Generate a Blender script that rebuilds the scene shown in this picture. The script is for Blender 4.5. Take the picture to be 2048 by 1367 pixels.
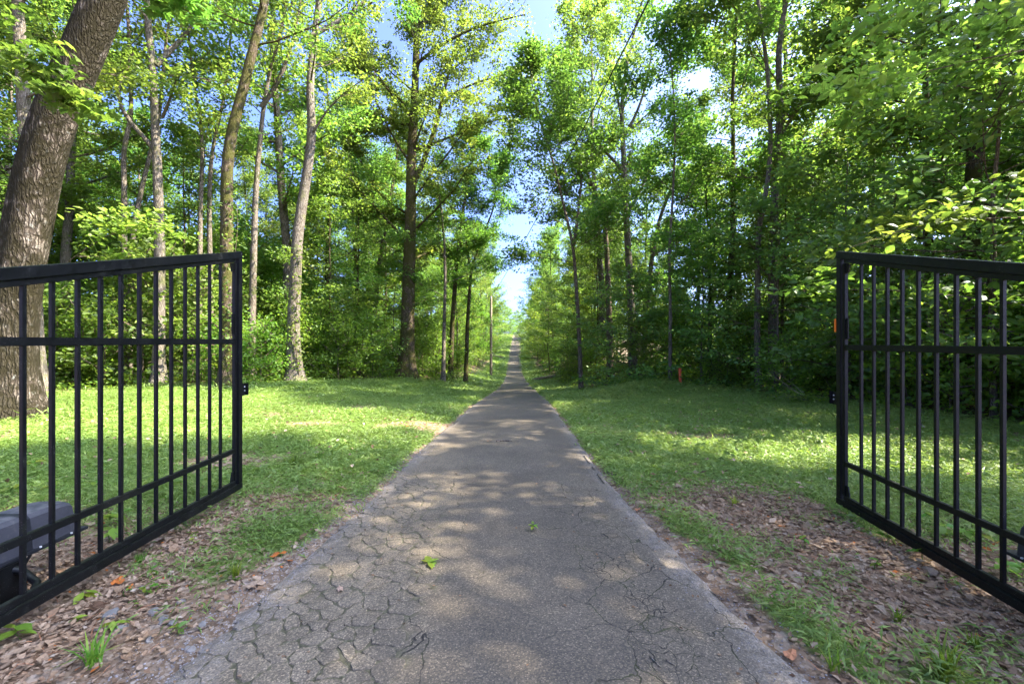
import bpy, math, random
import numpy as np
from mathutils import Vector, noise as mnoise

PI = math.pi
R_ = math.radians
scene = bpy.context.scene
for o in list(bpy.data.objects):
    bpy.data.objects.remove(o)
col = scene.collection

# ------------------------------------------------------------------ camera, sky, sun, exposure
CAM_H = 1.45
cam_d = bpy.data.cameras.new('camera')
cam_d.sensor_width = 36.0
cam_d.lens = 15.0
cam_d.clip_start = 0.05
cam_d.clip_end = 3000
cam = bpy.data.objects.new('camera', cam_d)
cam.location = (0, 0, CAM_H)
cam.rotation_euler = (R_(90), 0, 0)
col.objects.link(cam)
scene.camera = cam

SUN_EL, SUN_AZ = 47.0, 94.0          # azimuth clockwise from +Y (the way the camera looks)
world = bpy.data.worlds.new('World')
scene.world = world
world.use_nodes = True
wn, wl = world.node_tree.nodes, world.node_tree.links
wn.clear()
sky = wn.new('ShaderNodeTexSky')
sky.sky_type = 'NISHITA'
sky.sun_disc = False
sky.sun_elevation = R_(SUN_EL)
sky.sun_rotation = R_(SUN_AZ)
sky.air_density = 0.30
sky.dust_density = 4.0
sky.ozone_density = 3.5
bg = wn.new('ShaderNodeBackground')
bg.inputs['Strength'].default_value = 0.104
wo = wn.new('ShaderNodeOutputWorld')
tint = wn.new('ShaderNodeMix')
tint.data_type = 'RGBA'; tint.blend_type = 'MULTIPLY'
tint.inputs[0].default_value = 1.0
tint.inputs[7].default_value = (0.50, 0.59, 0.80, 1)
wl.new(sky.outputs[0], tint.inputs[6])
wl.new(tint.outputs[2], bg.inputs['Color'])
wl.new(bg.outputs[0], wo.inputs['Surface'])

sun_d = bpy.data.lights.new('sun', 'SUN')
sun_d.energy = 2.0
sun_d.angle = R_(0.55)
sun_d.color = (1.0, 0.93, 0.80)
sun = bpy.data.objects.new('sun', sun_d)
sv = Vector((math.sin(R_(SUN_AZ)) * math.cos(R_(SUN_EL)), math.cos(R_(SUN_AZ)) * math.cos(R_(SUN_EL)), math.sin(R_(SUN_EL))))
sun.rotation_euler = sv.to_track_quat('Z', 'Y').to_euler()
sun.location = (20, 5, 40)
col.objects.link(sun)

scene.view_settings.view_transform = 'Standard'
scene.view_settings.look = 'None'
scene.view_settings.gamma = 1.0
scene.view_settings.use_curve_mapping = False
scene.view_settings.exposure = 4.08
scene.cycles.max_bounces = 14
scene.cycles.diffuse_bounces = 8
scene.cycles.transmission_bounces = 8

# ------------------------------------------------------------------ helpers: pixels of the 2048 px photograph -> points
F = 15.0 / 36.0 * 2048
CX, CY = 1024.0, 683.5


def P(px, py, Y):
    return np.array([(px - CX) / F * Y, Y, CAM_H - (py - CY) / F * Y])


RY = np.array([-30, 0, 5.7, 12.7, 16.7, 22, 29.1, 41.9, 52, 61.6, 75, 93.7, 105, 116.7, 128, 145, 190, 420])
RZ = np.array([0, 0, -0.02, -0.39, -0.71, -1.12, -1.67, -2.39, -2.66, -2.68, -2.08, -0.45, 1.1, 2.74, 3.6, 3.4, 2.0, 0])
RC = np.array([-.1, -.1, -.13, .03, .09, .17, .25, .31, .31, .32, .39, .71, .95, 1.26, 1.6, 2.0, 3.2, 6])
_yy = np.linspace(-30, 420, 2251)


def _smooth(v):
    a = np.interp(_yy, RY, v)
    k = np.hanning(25); k /= k.sum()
    return np.convolve(np.pad(a, 12, 'edge'), k, 'valid')


_rz, _rc = _smooth(RZ), _smooth(RC)


def road_z(y): return np.interp(y, _yy, _rz)
def road_c(y): return np.interp(y, _yy, _rc)
def road_half(y): return np.interp(y, [0, 1.8, 2.4, 3.0, 4.0, 5.7, 400], [1.46, 1.42, 1.34, 1.29, 1.2, 1.17, 1.17])


_r = np.random.default_rng(3)
_lat = _r.random((64, 64))


def vnoise(x, y, s=1.0, o=0.0):
    """smooth 2-D value noise, 0..1"""
    x = np.asarray(x, float) * s + o + 1000.0
    y = np.asarray(y, float) * s + o * 1.7 + 1000.0
    xi, yi = np.floor(x).astype(int), np.floor(y).astype(int)
    fx, fy = x - xi, y - yi
    fx, fy = fx * fx * (3 - 2 * fx), fy * fy * (3 - 2 * fy)
    g = lambda a, b: _lat[a % 64, b % 64]
    return (g(xi, yi) * (1 - fx) + g(xi + 1, yi) * fx) * (1 - fy) + (g(xi, yi + 1) * (1 - fx) + g(xi + 1, yi + 1) * fx) * fy


def fbm(x, y, s=1.0, o=0.0):
    return (vnoise(x, y, s, o) + .5 * vnoise(x, y, s * 2.1, o + 7) + .25 * vnoise(x, y, s * 4.3, o + 13)) / 1.75


def terrain(x, y):
    x = np.asarray(x, float); y = np.asarray(y, float)
    d = np.abs(x - road_c(y))
    e = np.clip(d - 1.6, 0, None)
    w = 0.32 + 0.68 * np.exp(-(e / 4.2) ** 2)
    far = np.clip((y - 60) / 40, 0, 1)
    w = w * (1 - far) + far * (0.55 + 0.45 * np.exp(-(e / 14.0) ** 2))
    z = road_z(y) * w
    off = np.clip((d - road_half(y) - .05) / 1.2, 0, 1)
    z = z + off * ((fbm(x, y, .35, 4) - .5) * .16 + (fbm(x, y, 1.7, 9) - .5) * .05) * np.clip((np.abs(y - 2) - 1.0) / 5, .25, 1)
    z = z + 0.27 * np.exp(-((x - 5.0) / 2.2) ** 2 - ((y - 16.4) / 1.5) ** 2)          # grassy hump at the edge of the right-hand wood
    z = z - 0.04 * (1 - np.clip((d - road_half(y) + .12) / .16, 0, 1))               # the bed under the asphalt
    return z


def G(px, py):
    """where the ray of a pixel meets the terrain"""
    dx, dz = (px - CX) / F, -(py - CY) / F
    Y = np.concatenate([np.linspace(1.2, 30, 3000), np.linspace(30, 200, 3000)])
    zz = CAM_H + dz * Y - terrain(dx * Y, Y)
    i = int(np.argmax(zz < 0)) if (zz < 0).any() else len(Y) - 1
    return np.array([dx * Y[i], Y[i], float(terrain(dx * Y[i], Y[i]))])


# ------------------------------------------------------------------ helpers: objects
def tag(o, label=None, cat=None, group=None, kind=None):
    if label: o['label'] = label
    if cat: o['category'] = cat
    if group: o['group'] = group
    if kind: o['kind'] = kind
    return o


def empty(name, loc, label=None, cat=None, group=None, rz=0.0, s=1.0):
    o = bpy.data.objects.new(name, None)
    o.empty_display_size = .2
    o.location = loc; o.rotation_euler = (0, 0, rz); o.scale = (s, s, s)
    col.objects.link(o)
    return tag(o, label, cat, group)


def link(name, me, parent=None, loc=None):
    o = bpy.data.objects.new(name, me)
    if parent is not None: o.parent = parent
    if loc is not None: o.location = loc
    col.objects.link(o)
    return o


def copy_tree(o, parent=None):
    c = o.copy(); col.objects.link(c); c.parent = parent
    for ch in o.children: copy_tree(ch, c)
    return c


def make_mesh(name, parts, mats, smooth=True, attrs=None):
    """parts: list of (verts Nx3, faces MxK, material index, {attr: N floats})"""
    me = bpy.data.meshes.new(name)
    V, L, S, T, MI = [], [], [], [], []
    A = {}
    nv = nl = 0
    names = set()
    for p in parts:
        if len(p) > 3 and p[3]: names |= set(p[3])
    for p in parts:
        v, f, mi = np.asarray(p[0], np.float32), np.asarray(p[1], np.int32), p[2]
        if len(v) == 0 or len(f) == 0: continue
        V.append(v)
        k = f.shape[1]
        L.append((f + nv).ravel())
        S.append(nl + np.arange(len(f)) * k); T.append(np.full(len(f), k)); MI.append(np.full(len(f), mi))
        for n in names:
            a = p[3].get(n) if len(p) > 3 and p[3] else None
            A.setdefault(n, []).append(np.full(len(v), .5, np.float32) if a is None else np.asarray(a, np.float32))
        nv += len(v); nl += len(f) * k
    V = np.concatenate(V); L = np.concatenate(L).astype(np.int32); S = np.concatenate(S).astype(np.int32)
    T = np.concatenate(T).astype(np.int32); MI = np.concatenate(MI).astype(np.int32)
    me.vertices.add(len(V)); me.vertices.foreach_set('co', V.ravel())
    me.loops.add(len(L)); me.loops.foreach_set('vertex_index', L)
    me.polygons.add(len(S)); me.polygons.foreach_set('loop_start', S); me.polygons.foreach_set('loop_total', T)
    for m in mats: me.materials.append(m)
    me.polygons.foreach_set('material_index', MI)
    me.polygons.foreach_set('use_smooth', np.full(len(S), smooth))
    for n in names:
        at = me.attributes.new(n, 'FLOAT', 'POINT')
        at.data.foreach_set('value', np.concatenate(A[n]))
    me.update(calc_edges=True)
    return me


def catmull(pts, m):
    pts = np.asarray(pts, float)
    d = np.r_[0, np.cumsum(np.linalg.norm(np.diff(pts, axis=0), axis=1))]
    t = np.linspace(0, d[-1], m)
    out = np.stack([np.interp(t, d, pts[:, k]) for k in range(3)], 1)
    for _ in range(2):
        o2 = out.copy(); o2[1:-1] = (out[:-2] + 2 * out[1:-1] + out[2:]) / 4; out = o2
    return out


def tube(pts, rad, n=8, cap=True, lump=0.0, seed=0):
    """tube along a polyline: (verts, quads)"""
    pts = np.asarray(pts, float); m = len(pts)
    rad = np.broadcast_to(np.asarray(rad, float), (m,))
    t = np.gradient(pts, axis=0); t /= np.linalg.norm(t, axis=1)[:, None] + 1e-9
    ref = np.array([0.13, 1.0, 0.07]) if abs(t[0, 1]) < .9 else np.array([1.0, .1, .05])
    u = np.cross(t, ref); u /= np.linalg.norm(u, axis=1)[:, None] + 1e-9
    v = np.cross(t, u)
    a = np.arange(n) / n * 2 * PI
    r = np.repeat(rad[:, None], n, 1)
    if lump:
        g = np.random.default_rng(seed)
        k1, k2 = g.random(2) * 6
        zz = np.arange(m)[:, None] / m
        r = r * (1 + lump * (np.sin(3 * a[None] + k1 + 3 * zz) * .5 + np.sin(5 * a[None] + k2 - 5 * zz) * .35 + (g.random((m, n)) - .5) * .5))
    V = pts[:, None] + (np.cos(a)[None, :, None] * u[:, None] + np.sin(a)[None, :, None] * v[:, None]) * r[:, :, None]
    V = V.reshape(-1, 3)
    i, j = np.meshgrid(np.arange(m - 1), np.arange(n), indexing='ij')
    b = (j + 1) % n
    Fq = np.stack([i * n + j, i * n + b, (i + 1) * n + b, (i + 1) * n + j], -1).reshape(-1, 4)
    if cap:
        V = np.concatenate([V, pts[:1], pts[-1:]])
        c0, c1 = m * n, m * n + 1
        k = np.arange(n)
        e0 = np.stack([np.full(n, c0), (k + 1) % n, k, k], -1)
        e1 = np.stack([np.full(n, c1), (m - 1) * n + k, (m - 1) * n + (k + 1) % n, (m - 1) * n + (k + 1) % n], -1)
        # triangles as quads with a repeated corner are not allowed: split the caps into their own fans of real triangles
        return V, Fq, np.concatenate([e0[:, :3], e1[:, :3]])
    return V, Fq, np.zeros((0, 3), int)


def tube_parts(pts, rad, n=8, mi=0, lump=0.0, seed=0):
    V, q, t = tube(pts, rad, n, True, lump, seed)
    # quads and caps share vertices: give caps a copy of the vertices
    return [(V, q, mi, None), (V, t, mi, None)] if len(t) else [(V, q, mi, None)]


def merge(parts):
    """join parts with the same face size and material (fewer concatenations)"""
    return parts


def tubes_batch(A, r0, r1, n=3, mi=1):
    """many short tubes at once; A: (K, m, 3) polylines"""
    A = np.asarray(A, float)
    K, m, _ = A.shape
    if K == 0: return (np.zeros((0, 3)), np.zeros((0, 4), int), mi, None)
    t = np.gradient(A, axis=1); t /= np.linalg.norm(t, axis=2)[..., None] + 1e-9
    u = np.cross(t, np.array([.2, .9, .35])); u /= np.linalg.norm(u, axis=2)[..., None] + 1e-9
    v = np.cross(t, u)
    a = np.arange(n) / n * 2 * PI
    s = np.linspace(0, 1, m)[None, :, None]
    r = np.asarray(r0).reshape(-1, 1, 1) * (1 - s) + np.asarray(r1).reshape(-1, 1, 1) * s
    V = A[:, :, None] + (np.cos(a)[None, None, :, None] * u[:, :, None] + np.sin(a)[None, None, :, None] * v[:, :, None]) * r[..., None]
    k, i, j = np.meshgrid(np.arange(K), np.arange(m - 1), np.arange(n), indexing='ij')
    b = (j + 1) % n
    o = k * m * n
    Fq = np.stack([o + i * n + j, o + i * n + b, o + (i + 1) * n + b, o + (i + 1) * n + j], -1).reshape(-1, 4)
    return (V.reshape(-1, 3), Fq, mi, None)


def box(x0, x1, y0, y1, z0, z1):
    v = np.array([[x, y, z] for x in (x0, x1) for y in (y0, y1) for z in (z0, z1)], float)
    f = np.array([[0, 1, 3, 2], [4, 6, 7, 5], [0, 4, 5, 1], [2, 3, 7, 6], [0, 2, 6, 4], [1, 5, 7, 3]])
    return v, f


def bevel_mesh(name, parts, mats, width=.003, seg=2, smooth=False):
    me = make_mesh(name, parts, mats, smooth)
    import bmesh
    bm = bmesh.new(); bm.from_mesh(me)
    bmesh.ops.remove_doubles(bm, verts=bm.verts, dist=1e-5)
    bmesh.ops.bevel(bm, geom=list(bm.edges), offset=width, segments=seg, affect='EDGES', clamp_overlap=True)
    bm.to_mesh(me); bm.free()
    return me


# leaf outlines in the leaf's own plane: (along, across, lift)
SHAPES = {
    'rhomb': (np.array([[0, 0, 0], [.45, .30, .07], [1, 0, -.06], [.45, -.30, .07]]), [[0, 3, 2, 1]]),
    'blade': (np.array([[0, 0, 0], [.35, .075, .10], [1, 0, -.12], [.35, -.075, .10]]), [[0, 3, 2, 1]]),
    'ovate': (np.array([[0, 0, 0], [.22, .20, .03], [.5, .27, .05], [.8, .13, .0], [1, 0, -.10],
                        [.8, -.13, .0], [.5, -.27, .05], [.22, -.20, .03], [.5, 0, -.01]]),
              [[0, 7, 8, 1], [1, 8, 2, 2], [7, 6, 8, 8], [2, 8, 4, 3], [8, 6, 5, 4]]),
    'maple': (np.array([[0, 0, 0], [.05, .30, .0], [.30, .22, .03], [.42, .55, -.05], [.58, .24, .03], [1, 0, -.08],
                        [.58, -.24, .03], [.42, -.55, -.05], [.30, -.22, .03], [.05, -.30, .0], [.4, 0, 0]]),
              None),
}


def leaves(C, size, rng, shape='rhomb', up=1.0, tone=None, mi=0, droop=.25, axis=None):
    """leaf faces at points C; returns a list of parts"""
    n = len(C)
    if n == 0: return []
    N = rng.normal(size=(n, 3)); N[:, 2] = np.abs(N[:, 2]) * .6 + up
    N /= np.linalg.norm(N, axis=1)[:, None]
    if axis is None:
        th = rng.random(n) * 2 * PI
        a = np.stack([np.cos(th), np.sin(th), -droop + .3 * rng.normal(size=n)], 1)
    else:
        a = axis
    a = a - (a * N).sum(1)[:, None] * N
    a /= np.linalg.norm(a, axis=1)[:, None] + 1e-9
    s = np.cross(N, a)
    L = np.broadcast_to(np.asarray(size, float), (n,)) * rng.uniform(.7, 1.25, n)
    pts, fc = SHAPES[shape]
    V = C[:, None] + L[:, None, None] * (pts[None, :, 0:1] * a[:, None] + pts[None, :, 1:2] * s[:, None] + pts[None, :, 2:3] * N[:, None])
    k = len(pts)
    tn = rng.random(n) if tone is None else np.clip(tone, 0, 1)
    tv = np.repeat(tn, k)
    V = V.reshape(-1, 3)
    base = np.arange(n)[:, None, None] * k
    if shape == 'maple':
        tri = np.array([[10, i, (i + 1)] for i in range(0, 9)] + [[10, 9, 0]])[:, ::-1]
        return [(V, (base + tri[None]).reshape(-1, 3), mi, {'tone': tv})]
    if shape == 'ovate':
        tri = []
        for q in fc:
            q = [x for i, x in enumerate(q) if x not in q[:i]]
            tri += [[q[0], q[1], q[2]]] + ([[q[0], q[2], q[3]]] if len(q) == 4 else [])
        tri = np.array([[8, 1, 0], [8, 2, 1], [8, 3, 2], [8, 4, 3], [8, 5, 4], [8, 6, 5], [8, 7, 6], [8, 0, 7]])[:, ::-1]
        return [(V, (base + tri[None]).reshape(-1, 3), mi, {'tone': tv})]
    return [(V, (base + np.array(fc)[None]).reshape(-1, len(fc[0])), mi, {'tone': tv})]


# ------------------------------------------------------------------ materials
class NT:
    def __init__(self, name):
        self.m = bpy.data.materials.new(name); self.m.use_nodes = True
        self.t = self.m.node_tree; self.t.nodes.clear()
        self.out = self.n('ShaderNodeOutputMaterial')

    def n(self, typ, **kw):
        nd = self.t.nodes.new(typ)
        for k, v in kw.items(): setattr(nd, k, v)
        return nd

    def l(self, a, b): self.t.links.new(a, b)

    def put(self, sock, v):
        if hasattr(v, 'is_linked') or isinstance(v, bpy.types.NodeSocket): self.l(v, sock)
        elif isinstance(v, (tuple, list)) and len(v) == 3 and sock.type == 'RGBA': sock.default_value = (*v, 1)
        else: sock.default_value = v

    def noise(self, vec, scale, detail=4, rough=.55, out='Fac', dist=0.0):
        nd = self.n('ShaderNodeTexNoise')
        if vec is not None: self.l(vec, nd.inputs['Vector'])
        nd.inputs['Scale'].default_value = scale; nd.inputs['Detail'].default_value = detail
        nd.inputs['Roughness'].default_value = rough; nd.inputs['Distortion'].default_value = dist
        return nd.outputs[out]

    def voro(self, vec, scale, feature='F1', out='Distance', rnd=1.0):
        nd = self.n('ShaderNodeTexVoronoi', feature=feature)
        if vec is not None: self.l(vec, nd.inputs['Vector'])
        nd.inputs['Scale'].default_value = scale
        nd.inputs['Randomness'].default_value = rnd
        return nd.outputs[out]

    def ramp(self, fac, stops, interp='LINEAR'):
        nd = self.n('ShaderNodeValToRGB'); nd.color_ramp.interpolation = interp
        e = nd.color_ramp.elements
        while len(e) < len(stops): e.new(.5)
        for el, (p, c) in zip(e, stops):
            el.position = p; el.color = (*c, 1) if len(c) == 3 else c
        self.l(fac, nd.inputs[0])
        return nd.outputs[0]

    def mapr(self, v, a, b, c=0.0, d=1.0, smooth=True):
        nd = self.n('ShaderNodeMapRange'); nd.clamp = True
        if smooth: nd.interpolation_type = 'SMOOTHSTEP'
        self.l(v, nd.inputs[0])
        for i, x in enumerate((a, b, c, d)): nd.inputs[i + 1].default_value = x
        return nd.outputs[0]

    def mix(self, fac, a, b, mode='MIX'):
        nd = self.n('ShaderNodeMix', data_type='RGBA', blend_type=mode)
        self.put(nd.inputs[0], fac); self.put(nd.inputs[6], a); self.put(nd.inputs[7], b)
        return nd.outputs[2]

    def math(self, op, a, b=None, c=None):
        nd = self.n('ShaderNodeMath', operation=op)
        self.put(nd.inputs[0], a)
        if b is not None: self.put(nd.inputs[1], b)
        if c is not None: self.put(nd.inputs[2], c)
        return nd.outputs[0]

    def attr(self, name):
        nd = self.n('ShaderNodeAttribute', attribute_name=name)
        return nd.outputs['Fac']

    def coord(self, which='Object'):
        return self.n('ShaderNodeTexCoord').outputs[which]

    def pos(self): return self.n('ShaderNodeNewGeometry').outputs['Position']

    def mapping(self, vec, scale=(1, 1, 1), loc=(0, 0, 0)):
        nd = self.n('ShaderNodeMapping'); self.l(vec, nd.inputs[0])
        nd.inputs['Scale'].default_value = scale; nd.inputs['Location'].default_value = loc
        return nd.outputs[0]

    def bump(self, h, strength=.5, dist=.02, normal=None):
        nd = self.n('ShaderNodeBump'); nd.inputs['Strength'].default_value = strength; nd.inputs['Distance'].default_value = dist
        self.l(h, nd.inputs['Height'])
        if normal is not None: self.l(normal, nd.inputs['Normal'])
        return nd.outputs[0]

    def pbsdf(self, color, rough=.6, spec=.3, normal=None, metallic=0.0):
        nd = self.n('ShaderNodeBsdfPrincipled')
        self.put(nd.inputs['Base Color'], color); self.put(nd.inputs['Roughness'], rough)
        self.put(nd.inputs['Specular IOR Level'], spec); self.put(nd.inputs['Metallic'], metallic)
        if normal is not None: self.l(normal, nd.inputs['Normal'])
        return nd.outputs[0]

    def done(self, sh):
        self.l(sh, self.out.inputs['Surface']); return self.m


def leaf_material(name, dark, mid, light, trans=.5, hue=.018, spec=.35, tgain=(2.1, 2.15, 1.5)):
    k = NT(name)
    c = k.ramp(k.attr('tone'), [(0, dark), (.5, mid), (1, light)])
    oi = k.n('ShaderNodeObjectInfo')
    hs = k.n('ShaderNodeHueSaturation')
    k.l(k.mapr(oi.outputs['Random'], 0, 1, .5 - hue, .5 + hue, False), hs.inputs['Hue'])
    k.l(k.mapr(oi.outputs['Random'], 0, 1, .85, 1.18, False), hs.inputs['Value'])
    k.l(c, hs.inputs['Color'])
    c = hs.outputs[0]
    d = k.pbsdf(c, .48, spec)
    t = k.n('ShaderNodeBsdfTranslucent')
    k.l(k.mix(1.0, c, tgain, 'MULTIPLY'), t.inputs['Color'])
    mx = k.n('ShaderNodeMixShader'); mx.inputs[0].default_value = trans
    k.l(d, mx.inputs[1]); k.l(t.outputs[0], mx.inputs[2])
    return k.done(mx.outputs[0])


def bark_material(name, c1, c2, c3, moss=.3, mosscol=(.05, .06, .015), scale=1.0, bump=.8):
    k = NT(name)
    o = k.coord('Object')
    wrp = k.n('ShaderNodeVectorMath', operation='ADD'); k.l(o, wrp.inputs[0])
    wsc = k.n('ShaderNodeVectorMath', operation='SCALE'); k.l(k.noise(o, 5, 4, out='Color'), wsc.inputs[0]); wsc.inputs['Scale'].default_value = .09
    k.l(wsc.outputs[0], wrp.inputs[1])
    m = k.mapping(wrp.outputs[0], (scale, scale, scale * .13))
    n0 = k.noise(m, 9, 6, .65, dist=.6)
    ridge = k.voro(m, 26, 'DISTANCE_TO_EDGE')
    rg = k.math('MULTIPLY', k.mapr(ridge, .0, .30), k.mapr(k.voro(m, 61, 'DISTANCE_TO_EDGE'), 0, .25, .6, 1))
    h = k.math('ADD', k.math('MULTIPLY', rg, .7), k.math('MULTIPLY', n0, .6))
    big = k.noise(o, 1.6, 3, .6)
    c = k.ramp(k.math('ADD', k.math('MULTIPLY', h, .62), k.math('MULTIPLY', big, .32)), [(.22, c1), (.5, c2), (.8, c3)])
    # lichen flecks and moss patches
    li = k.mapr(k.noise(o, 13, 3, .6), .60, .70)
    c = k.mix(k.math('MULTIPLY', li, .35), c, (.42, .42, .36))
    mo = k.mapr(k.math('ADD', k.noise(o, 2.2, 5, .7), k.math('MULTIPLY', k.noise(m, 30, 2), .18)), .72 - .42 * moss, .86 - .42 * moss)
    c = k.mix(k.math('MULTIPLY', mo, .85), c, mosscol)
    nrm = k.bump(h, bump, .03)
    return k.done(k.pbsdf(c, .92, .08, nrm))


M = {}
M['leaf'] = leaf_material('leaf', (.036, .078, .015), (.080, .143, .022), (.138, .196, .034))
M['leaf_light'] = leaf_material('leaf_light', (.048, .088, .015), (.098, .155, .024), (.160, .208, .038), trans=.5)
M['leaf_dark'] = leaf_material('leaf_dark', (.055, .112, .026), (.108, .185, .036), (.165, .235, .042), trans=.4, spec=.45)
M['leaf_shrub'] = leaf_material('leaf_shrub', (.055, .105, .015), (.112, .185, .022), (.190, .250, .030), trans=.52)
M['grass'] = leaf_material('grass', (.090, .125, .026), (.125, .195, .038), (.200, .240, .060), trans=.35, hue=.0)
M['bark_brown'] = bark_material('bark_brown', (.035, .026, .018), (.115, .085, .058), (.23, .18, .13), .25)
M['bark_dark'] = bark_material('bark_dark', (.022, .017, .012), (.075, .055, .036), (.16, .12, .08), .55, (.055, .055, .012))
M['bark_pale'] = bark_material('bark_pale', (.045, .036, .028), (.128, .107, .082), (.235, .203, .162), .3, (.12, .12, .05))
M['bark_grey'] = bark_material('bark_grey', (.048, .039, .030), (.135, .11, .082), (.25, .21, .165), .3)
M['bark_maple'] = bark_material('bark_maple', (.008, .006, .0045), (.062, .049, .036), (.20, .168, .13), .64, (.014, .012, .0045), .8, 1.0)
M['twig'] = bark_material('twig', (.05, .038, .026), (.12, .09, .06), (.2, .16, .11), .1)


def litter_material():
    k = NT('dead_leaf')
    c = k.ramp(k.attr('tone'), [(0, (.06, .034, .020)), (.25, (.17, .100, .055)), (.5, (.27, .180, .108)), (.75, (.36, .262, .170)), (.93, (.41, .335, .25)), (1, (.42, .13, .03))])
    n = k.noise(k.pos(), 90, 3)
    c = k.mix(k.math('MULTIPLY', k.mapr(n, .4, .75), .45), c, (.13, .08, .055))
    d = k.pbsdf(c, .9, .05)
    t = k.n('ShaderNodeBsdfTranslucent'); k.l(c, t.inputs['Color'])
    mx = k.n('ShaderNodeMixShader'); mx.inputs[0].default_value = .15
    k.l(d, mx.inputs[1]); k.l(t.outputs[0], mx.inputs[2])
    return k.done(mx.outputs[0])


M['litter'] = litter_material()


def ground_material():
    k = NT('ground_soil')
    p = k.pos()
    cover = k.attr('cover'); wood = k.attr('wood'); grav = k.attr('gravel')
    cell = k.n('ShaderNodeTexVoronoi'); k.l(k.mapping(p, (1, 1, .2)), cell.inputs['Vector']); cell.inputs['Scale'].default_value = 24
    sep = k.n('ShaderNodeSeparateColor'); k.l(cell.outputs['Color'], sep.inputs[0])
    lit = k.ramp(sep.outputs[0], [(0, (.085, .05, .028)), (.35, (.18, .115, .068)), (.7, (.28, .195, .125)), (1, (.36, .28, .20))])
    n1 = k.noise(p, 3.1, 5, .6)
    lit = k.mix(k.mapr(n1, .45, .7), lit, (.14, .09, .06))
    grn = k.ramp(k.noise(p, 30, 4, .7), [(.25, (.065, .085, .02)), (.5, (.11, .165, .03)), (.75, (.16, .21, .045))])
    c = k.mix(k.math('MULTIPLY', k.mapr(k.math('ADD', cover, k.math('MULTIPLY', k.math('SUBTRACT', k.noise(p, 6, 4, .65), .5), .7)), .3, .65), .9), lit, grn)
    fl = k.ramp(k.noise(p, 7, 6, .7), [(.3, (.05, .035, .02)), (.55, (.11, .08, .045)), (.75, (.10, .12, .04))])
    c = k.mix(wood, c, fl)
    gv = k.voro(p, 70, 'F1', 'Color')
    s2 = k.n('ShaderNodeSeparateColor'); k.l(gv, s2.inputs[0])
    gc = k.ramp(s2.outputs[1], [(0, (.075, .050, .030)), (.5, (.125, .088, .056)), (.82, (.185, .142, .10)), (1, (.30, .26, .21))])
    c = k.mix(k.math('MULTIPLY', grav, .85), c, gc)
    h = k.math('ADD', k.math('MULTIPLY', sep.outputs[1], .5), k.noise(p, 22, 4))
    return k.done(k.pbsdf(c, .92, .1, k.bump(h, .7, .02)))


M['ground'] = ground_material()


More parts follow.
